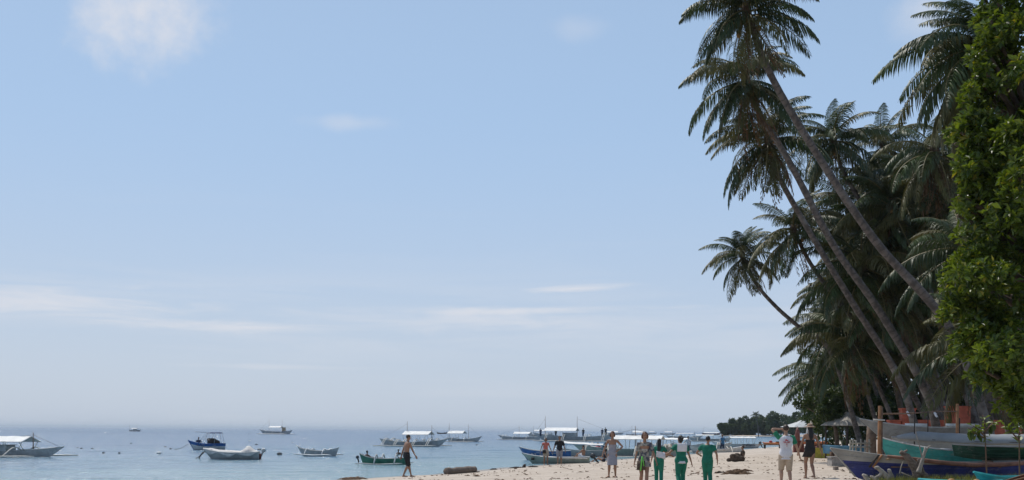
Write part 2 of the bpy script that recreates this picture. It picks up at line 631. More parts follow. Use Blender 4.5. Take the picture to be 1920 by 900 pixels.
xs = axis([(-74, -22, 20), (-22, 36, 300), (36, 70, 60), (70, 160, 50), (160, 880, 30)])
ys = axis([(-150, 20, 24), (20, 32, 40), (32, 75, 250), (75, 160, 200), (160, 300, 60), (300, 560, 50), (560, 860, 12)])
X, Y = np.meshgrid(xs, ys)
Z = land_z(X, Y)
SD = shore_dist(X, Y)
ms, t, b = nodes_of('coral_sand')
at = t.nodes.new('ShaderNodeAttribute')
at.attribute_name = 'inland'
tcn = t.nodes.new('ShaderNodeTexCoord')


def tnoise(scale, detail=6, rough=0.6, vec=None, stretch=None, t=t, tcn=tcn):
    n = t.nodes.new('ShaderNodeTexNoise')
    n.inputs['Scale'].default_value = scale
    n.inputs['Detail'].default_value = detail
    n.inputs['Roughness'].default_value = rough
    if stretch:
        mpn = t.nodes.new('ShaderNodeMapping')
        mpn.inputs['Scale'].default_value = stretch
        t.links.new(tcn.outputs['Object'], mpn.inputs[0])
        t.links.new(mpn.outputs[0], n.inputs['Vector'])
    else:
        t.links.new(tcn.outputs['Object'], n.inputs['Vector'])
    return n.outputs[0]


n1, n2, n3 = tnoise(0.6), tnoise(7.0), tnoise(1.6, 8, 0.7)
c = MIXC(SMOOTH(n1, 0.3, 0.7, t=t), (0.44, 0.37, 0.305), (0.53, 0.46, 0.39), t=t)
c = MIXC(SMOOTH(n2, 0.56, 0.74, t=t), c, (0.32, 0.255, 0.195), t=t)
c = MIXC(MATH('MULTIPLY', SMOOTH(n3, 0.60, 0.72, t=t), 0.55, t=t), c, (0.15, 0.105, 0.075), t=t)
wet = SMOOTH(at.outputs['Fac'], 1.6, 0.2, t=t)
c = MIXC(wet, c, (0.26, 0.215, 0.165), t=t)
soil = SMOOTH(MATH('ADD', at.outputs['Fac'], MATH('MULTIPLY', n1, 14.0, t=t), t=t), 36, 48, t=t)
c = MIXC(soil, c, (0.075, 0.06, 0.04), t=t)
t.links.new(c, b.inputs['Base Color'])
t.links.new(SMOOTH(at.outputs['Fac'], 0.4, 1.8, 0.35, 0.95, t=t), b.inputs['Roughness'])
b.inputs['Specular IOR Level'].default_value = 0.25
bn = t.nodes.new('ShaderNodeBump')
bn.inputs['Strength'].default_value = 0.7
bn.inputs['Distance'].default_value = 0.05
t.links.new(MATH('ADD', tnoise(5.0, 4, 0.6), MATH('MULTIPLY', tnoise(16.0, 3, 0.5), 0.5, t=t), t=t), bn.inputs['Height'])
t.links.new(bn.outputs[0], b.inputs['Normal'])
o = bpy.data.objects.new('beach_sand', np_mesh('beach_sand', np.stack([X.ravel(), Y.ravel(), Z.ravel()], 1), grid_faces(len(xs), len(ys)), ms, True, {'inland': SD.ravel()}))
link(o)
tag(o, 'pale coral sand beach littered with dry leaves', 'beach', kind='structure')

# the sea: one sheet to the horizon with real ripples where they can be seen
ang = np.radians(axis([(-120, -34, 60), (-34, 34, 620), (34, 120, 60)]))
rad = np.concatenate([np.geomspace(8, 30, 30, endpoint=False), np.geomspace(30, 140, 420, endpoint=False), np.geomspace(140, 1200, 160, endpoint=False), np.geomspace(1200, 30000, 30)])
A, RR = np.meshgrid(ang, rad)
X, Y = np.sin(A) * RR, np.cos(A) * RR
SD = shore_dist(X, Y)
cell = np.gradient(rad)[:, None] * np.ones_like(A)
Z = np.zeros_like(X)
for wl, amp, sd_ in ((9.0, 0.06, 21), (4.0, 0.05, 22), (1.9, 0.035, 23), (0.9, 0.018, 24)):
    k = np.clip(1.6 - 4 * cell / wl, 0, 1)
    u = X * 0.93 + Y * 0.36
    q = -X * 0.36 + Y * 0.93
    Z += k * amp * vnoise(u * 0.45, q, wl * 0.6, sd_)
Z *= np.clip(-SD * 0.12 + 0.12, 0.05, 1)
mw_, t, b = nodes_of('sea_water')
at = t.nodes.new('ShaderNodeAttribute')
at.attribute_name = 'offshore'
tcn = t.nodes.new('ShaderNodeTexCoord')
big = tnoise(0.02, 4, 0.55, stretch=(1, 2.2, 1), t=t, tcn=tcn)
off = MATH('ADD', at.outputs['Fac'], MATH('MULTIPLY', MATH('SUBTRACT', big, 0.5, t=t), 60.0, t=t), t=t)
c = MIXC(SMOOTH(off, -2, 22, t=t), (0.15, 0.255, 0.29), (0.08, 0.17, 0.245), t=t)
c = MIXC(SMOOTH(off, 18, 75, t=t), c, (0.045, 0.108, 0.20), t=t)
c = MIXC(SMOOTH(off, 120, 420, t=t), c, (0.022, 0.068, 0.15), t=t)
t.links.new(c, b.inputs['Base Color'])
b.inputs['Roughness'].default_value = 0.16
b.inputs['IOR'].default_value = 1.33
bn = t.nodes.new('ShaderNodeBump')
bn.inputs['Strength'].default_value = 1.0
bn.inputs['Distance'].default_value = 0.4
h = MATH('ADD', tnoise(0.55, 5, 0.6, stretch=(0.6, 1.6, 1), t=t, tcn=tcn), MATH('MULTIPLY', tnoise(2.4, 4, 0.6, stretch=(0.6, 1.6, 1), t=t, tcn=tcn), 0.35, t=t), t=t)
t.links.new(h, bn.inputs['Height'])
t.links.new(bn.outputs[0], b.inputs['Normal'])
o = bpy.data.objects.new('sea', np_mesh('sea', np.stack([X.ravel(), Y.ravel(), Z.ravel()], 1), grid_faces(len(ang), len(rad))[:, ::-1], mw_, True, {'offshore': -SD.ravel()}))
link(o)
tag(o, 'calm blue sea turning turquoise in the shallows', 'sea', kind='structure')

# the air: thin salt haze over the whole bay
hm = bpy.data.materials.new('sea_haze')
hm.use_nodes = True
hn = hm.node_tree
hn.nodes.remove(hn.nodes['Principled BSDF'])
pvn = hn.nodes.new('ShaderNodeVolumePrincipled')
pvn.inputs['Color'].default_value = (0.80, 0.90, 1.0, 1)
pvn.inputs['Density'].default_value = HAZE
hn.links.new(pvn.outputs[0], hn.nodes['Material Output'].inputs['Volume'])


# ------------------------------------------------------------------ builders: vegetation
def catmull(pts, n):
    pts = [Vector(p) for p in pts]
    p = [pts[0] * 2 - pts[1]] + pts + [pts[-1] * 2 - pts[-2]]
    out = []
    for i in range(1, len(p) - 2):
        for k in range(n):
            t = k / n
            a, b, c, d = p[i - 1], p[i], p[i + 1], p[i + 2]
            out.append(0.5 * ((2 * b) + (c - a) * t + (2 * a - 5 * b + 4 * c - d) * t * t + (3 * b - a - 3 * c + d) * t ** 3))
    return out + [pts[-1]]


def frond_mesh(name, L, e0, e1, hang, m, nl=60, lw=0.047, lmax=0.98, seed=0, bare=0.10, ragged=0.0):
    """A pinnate palm leaf: grooved midrib and two rows of drooping leaflets. +X is outwards."""
    r = random.Random(seed)
    n = 22
    pts, p = [], Vector((0, 0, 0))
    side = r.uniform(-0.10, 0.10)
    for i in range(n + 1):
        t = i / n
        pts.append(p.copy())
        e = e0 + (e1 - e0) * t ** 1.25
        p = p + Vector((math.cos(e), side * t, math.sin(e))) * (L / n)
    V, Fc, Mi = [], [], []
    mb = MB()
    mb.tube(pts[::2], [0.045 * (1 - 0.85 * (i / 11)) + 0.003 for i in range(12)], 4, 1, False)
    for sgn in (-1, 1):
        for k in range(nl):
            t = bare + (1 - bare) * (k + r.random() * 0.7) / nl
            if ragged and r.random() < ragged:
                continue
            u = t * n
            i = min(int(u), n - 1)
            q = pts[i].lerp(pts[i + 1], u - i)
            tan = (pts[i + 1] - pts[i]).normalized()
            prof = (math.sin(math.pi * min(1, 0.16 + 0.80 * t)) ** 0.7) * (1 - 0.25 * t * t)
            ln = lmax * 1.12 * prof * r.uniform(0.82, 1.1)
            out = Vector((0, sgn, 0))
            upv = out.cross(tan) * sgn
            fw = 0.30 + 0.42 * t + 0.9 * max(0, t - .85)
            h = hang * r.uniform(0.7, 1.25)
            d0 = (out + tan * fw + upv * 0.28 * (1 - h)).normalized()
            d1 = (out * max(.12, 1 - 0.62 * h) + tan * fw * 0.8 + Vector((0, 0, -1.35 * h))).normalized()
            d2 = (out * max(.06, 1 - 0.85 * h) * 0.7 + tan * fw * 0.5 + Vector((0, 0, -2.4 * h - 0.15))).normalized()
            a = q
            b = a + d0 * ln * 0.32
            c = b + d1 * ln * 0.38
            e = c + d2 * ln * 0.34
            wv = (tan - d1 * tan.dot(d1))
            wv = wv.normalized() if wv.length > 1e-4 else Vector((0, 0, 1))
            wv = (wv + Vector((0, 0, r.uniform(-.5, .5)))).normalized() * lw * 0.5
            mb.add([a - wv * 0.5, a + wv * 0.5, b + wv, b - wv, c + wv * 0.85, c - wv * 0.85, e], [(0, 1, 2, 3), (3, 2, 4, 5), (5, 4, 6)], 0)
    return mb.mesh(name, [m, M['rachis'] if m is not M['deadfrond'] else M['deadfrond']])


FR = {'up': [], 'mid': [], 'low': [], 'dead': []}
for i, mm in enumerate(('frond', 'frondd', 'frondy')):
    FR['up'].append(frond_mesh('frond', 1.0 * 3.6, R(72 - 9 * i), R(2 - 14 * i), 0.34, M[mm], seed=10 + i, lmax=0.85))
    FR['mid'].append(frond_mesh('frond', 3.9, R(48 - 6 * i), R(-32 - 12 * i), 0.5 + 0.12 * i, M[mm], seed=20 + i))
    FR['mid'].append(frond_mesh('frond', 3.9, R(26 - 6 * i), R(-48 - 8 * i), 0.72, M[mm], seed=24 + i, ragged=0.12))
    FR['low'].append(frond_mesh('frond', 3.7, R(2 - 14 * i), R(-76 - 4 * i), 0.78, M[mm], seed=30 + i, ragged=0.15))
FR['low'].append(frond_mesh('frond', 3.6, R(-30), R(-86), 0.8, M['frondy'], seed=36, ragged=0.2))
for i in range(2):
    FR['dead'].append(frond_mesh('dead_frond', 3.2, R(-52 - 14 * i), R(-92), 0.95, M['deadfrond'], seed=40 + i, nl=30, lw=0.045, lmax=0.5, ragged=0.35))
COCO = MB().ell((0, 0, 0), (0.105, 0.105, 0.135), 10, 6).mesh('coconut', M['coconut'])
FIBRE = MB().tube([(0, 0, -0.9), (0, 0, -0.5), (0, 0, 0.05), (0, 0, 0.5)], [0.17, 0.24, 0.30, 0.12], 9).mesh('crown_shaft', M['spathe'])


def palm(label, pts, size=1.0, nf=24, r0=0.17, seed=0, lowf=0.35, upf=0.25, dead=2, nuts=0, group='coconut palms along the beach', tm='ptrunk', bias=None, droop=0.0, swell=1.7):
    """pts: world points of the trunk, foot first."""
    r = random.Random(seed)
    base = Vector(pts[0])
    nf += 7
    root = thing('coconut_palm', label, 'palm tree', base, 0, group)
    cv = catmull([Vector(p) - base for p in pts], 14)
    ln = [0.0]
    for a, b in zip(cv, cv[1:]):
        ln.append(ln[-1] + (b - a).length)
    mb = MB()
    n = len(cv)
    mb.tube(cv, [r0 * .74 * (1 + (swell - 1) * math.exp(-l / 0.8)) * (1 - 0.38 * l / ln[-1]) * (1 + 0.035 * math.sin(l * 17)) for l in ln], 12, 0)
    o = mb.build('trunk', M[tm], root)
    at_ = o.data.attributes.new('along', 'FLOAT', 'POINT')
    at_.data.foreach_set('value', [l for l in ln for _ in range(12)])
    top = cv[-1]
    axis_ = (cv[-1] - cv[-3]).normalized()
    ax = (axis_ * 0.55 + Vector((0, 0, 1)) * 0.6).normalized()
    q = Vector((0, 0, 1)).rotation_difference(ax).to_matrix()
    fb = bpy.data.objects.new('crown_shaft', FIBRE)
    link(fb, root)
    fb.matrix_local = Matrix.Translation(top) @ q.to_4x4() @ Matrix.Scale(size * 0.8, 4)
    for k in range(nf + dead):
        t = (k + 0.5) / nf
        kind = 'dead' if k >= nf else 'up' if t < upf else 'low' if t > 1 - lowf else 'mid'
        az = k * 2.39996 + r.uniform(-0.25, 0.25)
        if bias is not None and r.random() < 0.45:
            az = bias + r.uniform(-1.0, 1.0)
        me = r.choice(FR[kind])
        f = bpy.data.objects.new('dead_frond' if kind == 'dead' else 'frond', me)
        link(f, root)
        tilt = r.uniform(-0.16, 0.16) - droop * (0 if kind == 'up' else 1)
        roll = r.uniform(-0.35, 0.35)
        s = size * r.uniform(0.82, 1.1) * (0.72 + 0.28 * min(1, t * 3))
        mtx = q @ Matrix.Rotation(az, 3, 'Z') @ Matrix.Rotation(-tilt, 3, 'Y') @ Matrix.Rotation(roll, 3, 'X')
        off = ax * (0.25 - 0.55 * t) * size
        f.matrix_local = Matrix.Translation(top + off) @ mtx.to_4x4() @ Matrix.Scale(s, 4)
    for k in range(nuts):
        c = bpy.data.objects.new('coconut', COCO)
        link(c, root)
        a = k * 2.1 + r.random()
        p = top + q @ Vector((math.cos(a) * r.uniform(.22, .42), math.sin(a) * r.uniform(.22, .42), -0.35 - r.random() * 0.45))
        c.matrix_local = Matrix.Translation(p) @ Matrix.Scale(size * r.uniform(.9, 1.25), 4)
    return root


def leaf_points(lobes, n, rg, shell=0.55):
    """points spread in and near the surface of ellipsoid lobes: (n,3) positions and outward directions"""
    vol = np.array([(l[1][0] * l[1][1] * l[1][2]) ** 0.67 for l in lobes])
    idx = rg.choice(len(lobes), n, p=vol / vol.sum())
    C = np.array([l[0] for l in lobes])[idx]
    Rr = np.array([l[1] for l in lobes])[idx]
    d = rg.normal(size=(n, 3))
    d /= np.linalg.norm(d, axis=1)[:, None]
    rr = shell + (1.08 - shell) * rg.random(n) ** 0.7
    return C + d * Rr * rr[:, None], d


def leaf_cloud_arrays(pos, nrm, size, per, rg, spread=1.0, droop=0.15, aspect=0.42, cup=0.12):
    """rosettes of folded leaves: each leaf two triangles"""
    n = len(pos)
    ax = nrm * 0.6 + rg.normal(size=(n, 3)) * 0.45 + np.array([0, 0, 0.45])
    ax /= np.linalg.norm(ax, axis=1)[:, None]
    ref = rg.normal(size=(n, 3))
    s = np.cross(ax, ref)
    s /= np.linalg.norm(s, axis=1)[:, None]
    u = np.cross(s, ax)
    VV, TT = [], []
    for k in range(per):
        a = 2 * math.pi * k / per + rg.random(n) * 0.8
        el = rg.uniform(0.05, 0.95, n) * spread
        d = (s * np.cos(a)[:, None] + u * np.sin(a)[:, None]) * np.cos(el)[:, None] + ax * np.sin(el)[:, None]
        d[:, 2] -= droop
        d /= np.linalg.norm(d, axis=1)[:, None]
        ln = size * rg.uniform(0.65, 1.2, n)[:, None]
        sd = np.cross(d, ax)
        sd /= np.linalg.norm(sd, axis=1)[:, None] + 1e-9
        up_ = np.cross(sd, d)
        b0 = pos + d * ln * 0.08
        tip = pos + d * ln
        mid = pos + d * ln * 0.6 + up_ * ln * 0.02
        w_ = sd * ln * aspect * 0.5 + up_ * ln * cup
        w2 = -sd * ln * aspect * 0.5 + up_ * ln * cup
        VV.append(np.stack([b0, mid + w_, tip, mid + w2], 1))
        TT.append(rg.random(n))
    V = np.concatenate(VV, 0)
    T = np.repeat(np.concatenate(TT), 4)
    q = np.arange(len(V))[:, None] * 4
    Fq = np.concatenate([q + np.array([[0, 1, 2]]), q + np.array([[0, 2, 3]])], 0)
    return V.reshape(-1, 3), Fq, T


def leaf_mesh(name, lobes, n, size, per, m, rg, shell=0.55, **kw):
    pos, nrm = leaf_points(lobes, n, rg, shell)
    V, Fq, T = leaf_cloud_arrays(pos, nrm, size, per, rg, **kw)
    return np_mesh(name, V, Fq, m, False, {'tone': T})


# ------------------------------------------------------------------ builders: boats
def hull(mb, L, B, H, bow=0.5, stern=0.25, rocker=0.2, rake=0.16, split=0.5, mats=(0, 1, 2), transom=0.0, n=22, vee=0.6, floor=0.3, rim=0.02, bow_h_pow=2.2, srake=0.08, zs=None, seams=()):
    """Open displacement hull along X, keel at z=0 amidships. mats: bottom, strake, inside/rim."""
    st = []
    for i in range(n + 1):
        t = i / n
        x = -L / 2 + L * t
        if t < 0.5:
            wd = 1 - (1 - transom) * (1 - 2 * t) ** 2.4
        else:
            wd = 1 - (2 * t - 1) ** 2.1
        wd = max(wd, 0.02)
        sh = H + (bow * max(0, (t - 0.45) / 0.55) ** bow_h_pow if t > 0.45 else stern * ((0.45 - t) / 0.45) ** 2)
        kz = rocker * (max(0, (t - 0.62) / 0.38) ** 2) + rocker * 0.7 * (1 - transom) * (max(0, (0.3 - t) / 0.3) ** 2)
        kz = min(kz, sh - 0.03)
        st.append((x, wd * B / 2, sh, kz, t))
    us = (0, 0.18, 0.42, split + 0.0, min(0.98, split + 0.012), 0.8 if split < 0.75 else 0.99, 1.0)
    us = sorted(us)

    def pt(s, u, sg, inset=0.0):
        x, b_, sh, kz, t = s
        if zs is not None:
            usp = min(.97, max(.3, (zs[0] + zs[1] * max(0, t - .6) / .4 - kz) / max(.02, sh - kz)))
            u = u / split * usp if u <= split else usp + (u - split) / (1 - split) * (1 - usp)
        z = kz + (sh - kz) * u
        wv = max(b_ - inset, 0.004) * (u ** vee)
        # raked ends: lower points sit further in
        xx = x
        if t > 0.5:
            xx = x - rake * L * (1 - u) * ((t - 0.5) / 0.5) ** 3
        elif transom < 0.5:
            xx = x + srake * L * (1 - u) * ((0.5 - t) / 0.5) ** 3
        return Vector((xx, sg * wv, z))
    for sg in (-1, 1):
        rows = [[pt(s, u, sg) for s in st] for u in us]
        for a in range(len(us) - 1):
            mi = mats[0] if us[a + 1] <= split + 1e-6 else mats[1]
            b0 = len(mb.v)
            mb.v += [tuple(p) for p in rows[a]] + [tuple(p) for p in rows[a + 1]]
            k = n + 1
            for i in range(n):
                f = (b0 + i, b0 + i + 1, b0 + k + i + 1, b0 + k + i)
                mb.f.append(f if sg < 0 else f[::-1])
                mb.m.append(mi)
        for us_ in seams:
            mb.tube([pt(s, us_, sg, -.004) for s in st], .011, 5, mats[0] if us_ <= split else mats[1])
        # inner side
        top = [pt(s, 1.0, sg) for s in st]
        bot = [pt(s, floor if s[2] - s[3] > 0.12 else 0.6, sg, 0.03) for s in st]
        b0 = len(mb.v)
        mb.v += [tuple(p) for p in top] + [tuple(p) for p in bot]
        k = n + 1
        for i in range(n):
            f = (b0 + i, b0 + k + i, b0 + k + i + 1, b0 + i + 1)
            mb.f.append(f if sg < 0 else f[::-1])
            mb.m.append(mats[2])
        mb.tube(top, rim, 5, mats[2])
    # inner floor
    fl = [(pt(s, floor if s[2] - s[3] > 0.12 else 0.6, -1, 0.03), pt(s, floor if s[2] - s[3] > 0.12 else 0.6, 1, 0.03)) for s in st]
    b0 = len(mb.v)
    mb.v += [tuple(p) for a in fl for p in a]
    for i in range(n):
        mb.f.append((b0 + 2 * i, b0 + 2 * i + 2, b0 + 2 * i + 3, b0 + 2 * i + 1))
        mb.m.append(mats[2])
    if transom > 0.2:
        a = [pt(st[0], u, -1) for u in us]
        c = [pt(st[0], u, 1) for u in us]
        b0 = len(mb.v)
        mb.v += [tuple(p) for p in a + c]
        k = len(us)
        for i in range(k - 1):
            mb.f.append((b0 + i, b0 + i + 1, b0 + k + i + 1, b0 + k + i))
            mb.m.append(mats[1] if us[i + 1] > split else mats[0])
    # stem post
    mb.tube([pt(st[-1], u, 0) for u in us], rim * 1.3, 5, mats[1])
    return st


def sheer(st, x):
    for a, b in zip(st, st[1:]):
        if a[0] <= x <= b[0]:
            f = (x - a[0]) / (b[0] - a[0])
            return a[2] + (b[2] - a[2]) * f, a[1] + (b[1] - a[1]) * f
    return st[-1][2], st[-1][1]


def canopy(root, x0, x1, w, z, rise, m, posts, zb, pm, gable=True, sag=0.03, th=0.03, pr=0.025, lean=0.0, st=None):
    """fabric roof on posts: a gable (or bowed) sheet with real thickness"""
    mb = MB()
    n, k = 8, 8
    prof = []
    for j in range(k + 1):
        v = j / k * 2 - 1
        h = (1 - abs(v)) if gable else math.sqrt(max(0, 1 - 0.92 * v * v))
        prof.append((v * w / 2, h * rise))
    top, bot = [], []
    for i in range(n + 1):
        t = i / n
        x = x0 + (x1 - x0) * t
        # end overhangs come down to the eaves a little: hipped ends
        for (y, h) in prof:
            dip = -sag * math.sin(math.pi * (t * (posts - 1)) % math.pi) if posts > 1 else 0
            top.append((x - (0.0 if gable is None else 0), y, z + h + dip + lean * (t - 0.5)))
            bot.append((x, y, z + h + dip + lean * (t - 0.5) - th))
    b0 = len(mb.v)
    m1 = len(top)
    mb.v += top + bot
    kk = k + 1

    def q(a, b_, c, d):
        mb.f.append((a, b_, c, d))
        mb.m.append(0)
    for i in range(n):
        for j in range(k):
            a = b0 + i * kk + j
            q(a, a + kk, a + kk + 1, a + 1)
            q(a + m1, a + m1 + 1, a + m1 + kk + 1, a + m1 + kk)
    for i in range(n):
        for j in (0, k):
            a = b0 + i * kk + j
            q(a, a + m1, a + m1 + kk, a + kk) if j == 0 else q(a, a + kk, a + kk + m1, a + m1)
    for j in range(k):
        for i in (0, n):
            a = b0 + i * kk + j
            q(a, a + 1, a + 1 + m1, a + m1) if i == 0 else q(a, a + m1, a + m1 + 1, a + 1)
    cn = mb.build('canopy', m, root, smooth=False)
    rb = MB()
    if rise > 0.02:
        for sx in (x0, x1):
            rb.tube([(sx, y, z + h - th - 0.02) for y, h in prof], pr * 0.8, 5)
    rb.tube([(x0, -w / 2, z - th), (x1, -w / 2, z - th)], pr * 0.8, 5)
    rb.tube([(x0, w / 2, z - th), (x1, w / 2, z - th)], pr * 0.8, 5)
    rb.build('canopy_frame', pm, root)
    for i in range(posts):
        x = x0 + (x1 - x0) * (0.04 + 0.92 * i / max(1, posts - 1))
        for s in (-1, 1):
            zz, bb = (zb, w / 2) if st is None else sheer(st, x)
            MB().tube([(x, s * (bb - 0.03), zz - 0.05), (x, s * (w / 2 - 0.02), z - th)], pr, 6).build('canopy_post', pm, root)
    return cn


def outriggers(root, L, W, xs, st, m, fl=(0.46, 0.44), fz=0.06, fr=0.055, arch=0.28, ar=0.045, mf=None, n=9, dbl=0.0):
    for s in (-1, 1):
        x0, x1 = -fl[0] * L, fl[1] * L
        k = 10
        pts = [(x0 + (x1 - x0) * i / k, s * W, fz + 0.16 * max(0, i / k - 0.8) * 2 + 0.02 * math.sin(i)) for i in range(k + 1)]
        MB().tube(pts, [fr * (0.55 if i in (0, k) else 1) for i in range(k + 1)], 7).build('outrigger_float', mf or m, root)
    for x in xs:
        zz, bb = sheer(st, x)
        for off in ((-dbl, dbl) if dbl else (0,)):
            pts = []
            for i in range(2 * n + 1):
                y = -W + 2 * W * i / (2 * n)
                a = abs(y) / W
                if abs(y) < bb:
                    z = zz + 0.03
                else:
                    v = (abs(y) - bb) / max(0.01, W - bb)
                    z = zz + 0.03 + arch * math.sin(math.pi * min(1, v * 1.0)) * (1 - v) * 1.3 - (zz - fz) * v ** 2.2
                pts.append((x + off, y, z))
            MB().tube(pts, ar, 6).build('outrigger_arm', m, root)


def mast(root, x, y, z0, z1, m, r=0.03, lean=0.0):
    MB().tube([(x, y, z0), (x + lean * (z1 - z0), y, z1)], [r, r * 0.45], 6).build('mast', m, root)


def stays(root, segs, r=0.008):
    mb = MB()
    for a, b in segs:
        mb.tube([a, b], r, 4)
    mb.build('rigging', M['rope'], root)


def motor(root, x, z, s=1.0, tilt=0.0, m='motor', y=0.0):
    """outboard: cowl, leg, cavitation plate, propeller hub"""
    e = MB()
    c = Matrix.Rotation(tilt, 3, 'Y')
    e.ell(c @ Vector((0, 0, 0.34 * s)), (0.20 * s, 0.13 * s, 0.19 * s), 10, 7, 0, c)
    e.box(c @ Vector((0.02 * s, 0, 0.02 * s)), (0.13 * s, 0.09 * s, 0.42 * s), 0, c, 1.15)
    e.box(c @ Vector((0, 0, -0.40 * s)), (0.10 * s, 0.05 * s, 0.5 * s), 0, c)
    e.box(c @ Vector((-0.05 * s, 0, -0.42 * s)), (0.26 * s, 0.16 * s, 0.02 * s), 0, c)
    e.ell(c @ Vector((-0.03 * s, 0, -0.60 * s)), (0.17 * s, 0.05 * s, 0.05 * s), 8, 5, 0, c)
    for k in range(3):
        q = c @ Matrix.Rotation(k * 2.094, 3, 'X')
        e.box(c @ Vector((-0.2 * s, 0, -0.60 * s)) + q @ Vector((0, 0, 0.07 * s)), (0.02 * s, 0.06 * s, 0.11 * s), 0, q)
    o = e.build('outboard_motor', M[m], root)
    o.location = (x, y, z)
    return o


def bangka(label, cx, wy, L, head, B=0.9, H=0.6, bow=0.45, stern=0.35, draft=0.18, W=1.8, arms=(-0.3, 0.0, 0.25), col_=('greyhull', 'palegrey', 'palegrey'),
           can=None, masts=(), group='outrigger boats moored off the beach', rm='palebamboo', cabin=None, z=None, at_=None, bits=True, name='outrigger_boat', arch=0.28, dbl=0.0, roll=0.0, split=0.45, cat='boat',
           fr=0.06, sprit=0.0, pitch=0.0):
    p = G(cx, wy, 0.0) if at_ is None else at_
    root = thing(name, label, cat, (p.x, p.y, (-draft if z is None else z)), R(head), group)
    if roll or pitch:
        root.rotation_euler = (R(roll), R(pitch), R(head))
    mb = MB()
    st = hull(mb, L, B, H + draft, bow, stern, 0.4 * H, 0.12, split, (0, 1, 2))
    mb.build('hull', [M[k] for k in col_], root, smooth=False)
    fz = draft + 0.06
    if arms:
        outriggers(root, L, W, [a * L for a in arms], st, M[rm], fz=fz, arch=arch, dbl=dbl, fr=fr)
    zt = H + draft
    if bits:
        # foredeck, thwarts
        db = MB()
        x0, x1 = 0.26 * L, 0.44 * L
        rows = []
        for i in range(7):
            x = x0 + (x1 - x0) * i / 6
            zz, bb = sheer(st, x)
            rows.append([(x, -bb, zz + 0.015), (x, 0, zz + 0.05), (x, bb, zz + 0.015)])
        db.rings(rows, 0, False, False)
        db.build('foredeck', M[col_[2]], root)
        for a in (-0.33, -0.12, 0.1):
            zz, bb = sheer(st, a * L)
            MB().box((a * L, 0, zz - 0.1), (0.22, bb * 2 - 0.04, 0.035)).build('thwart', M['bamboo'], root)
    if cabin:
        x0, x1, h, m = cabin
        zz, bb = sheer(st, (x0 + x1) / 2 * L)
        c = MB()
        c.box(((x0 + x1) / 2 * L, 0, zz + h / 2 - 0.1), ((x1 - x0) * L, bb * 1.7, h), 0, None, 0.96)
        c.box(((x0 + x1) / 2 * L, 0, zz + h - 0.085), ((x1 - x0) * L + 0.1, bb * 1.8, 0.04), 0)
        c.build('cabin_box', M[m], root, smooth=False)
    if can:
        x0, x1, zc, rise, w_, posts = can[:6]
        m = can[6] if len(can) > 6 else 'canvas'
        gb = can[7] if len(can) > 7 else True
        canopy(root, x0 * L, x1 * L, w_, draft + zc, rise, M[m], posts, zt, M[rm], gb, st=st)
    for (mx, h) in masts:
        zz, bb = sheer(st, mx * L)
        mast(root, mx * L, 0, zz - 0.2, draft + h, M['brownwood'], r=0.03 + L * 0.0018)
    if masts:
        mx, h = masts[-1]
        zb_, _ = sheer(st, 0.47 * L)
        segs = [((mx * L, 0, draft + h * 0.9), (0.47 * L, 0, zb_))]
        mx, h = masts[0]
        zb_, _ = sheer(st, -0.47 * L)
        segs.append(((mx * L, 0, draft + h * 0.9), (-0.47 * L, 0, zb_)))
        stays(root, segs, 0.006 + L * 0.0005)
    if sprit:
        MB().tube([(0.42 * L, 0, H + draft + bow * 0.7), (0.5 * L + sprit, 0, H + draft + bow + 0.15)], [0.05, 0.03], 6).build('bowsprit', M[rm], root)
    return root, st


# ------------------------------------------------------------------ builders: people
SKIN = {k: mat('skin_' + k, c, 0.5, 0.12, 6.0) for k, c in (('tan', (0.30, 0.165, 0.105)), ('fair', (0.42, 0.255, 0.18)), ('brown', (0.20, 0.105, 0.065)), ('dark', (0.12, 0.065, 0.042)))}
HAIR = {k: mat('hair_' + k, c, 0.45, 0.3, 20.0, 0.4, 60) for k, c in (('black', (0.014, 0.011, 0.010)), ('auburn', (0.085, 0.03, 0.018)), ('brown', (0.05, 0.03, 0.02)), ('grey', (0.16, 0.14, 0.12)))}
EYE = mat('eye', (0.03, 0.022, 0.018), 0.25, 0.0)
LIP = mat('lips', (0.25, 0.09, 0.07), 0.5, 0.1)
CL = {k: mat('cloth_' + k, c, 0.85, v, 12.0, 0.25, 40) for k, c, v in (
    ('black', (0.018, 0.018, 0.02), .3), ('blackdress', (0.024, 0.02, 0.02), .3), ('coral', (0.62, 0.17, 0.13), .15), ('greyshort', (0.30, 0.28, 0.29), .2),
    ('greydress', (0.30, 0.29, 0.32), .12), ('scrub', (0.010, 0.155, 0.10), .2), ('white', (0.66, 0.66, 0.70), .1), ('sleeve', (0.02, 0.20, 0.11), .2),
    ('khaki', (0.46, 0.37, 0.28), .2), ('blueshirt', (0.05, 0.16, 0.30), .2), ('palecloth', (0.50, 0.54, 0.60), .15), ('darkblue', (0.03, 0.045, 0.09), .3),
    ('hat', (0.34, 0.22, 0.15), .4), ('lime', (0.16, 0.55, 0.10), .15), ('brownbag', (0.085, 0.06, 0.045), .6), ('redprint', (0.5, 0.06, 0.07), .2), ('swim', (0.03, 0.03, 0.045), .3))}
_m, _t, _b = nodes_of('cloth_patterned')
_tc = _t.nodes.new('ShaderNodeTexCoord')
_v = _t.nodes.new('ShaderNodeTexNoise')
_v.inputs['Scale'].default_value = 7.5
_v.inputs['Detail'].default_value = 3
_t.links.new(_tc.outputs['Object'], _v.inputs['Vector'])
_c = MIXC(SMOOTH(_v.outputs[0], 0.44, 0.47, t=_t), (0.075, 0.075, 0.10), (0.27, 0.25, 0.21), t=_t)
_c = MIXC(SMOOTH(_v.outputs[0], 0.54, 0.57, t=_t), _c, (0.40, 0.38, 0.36), t=_t)
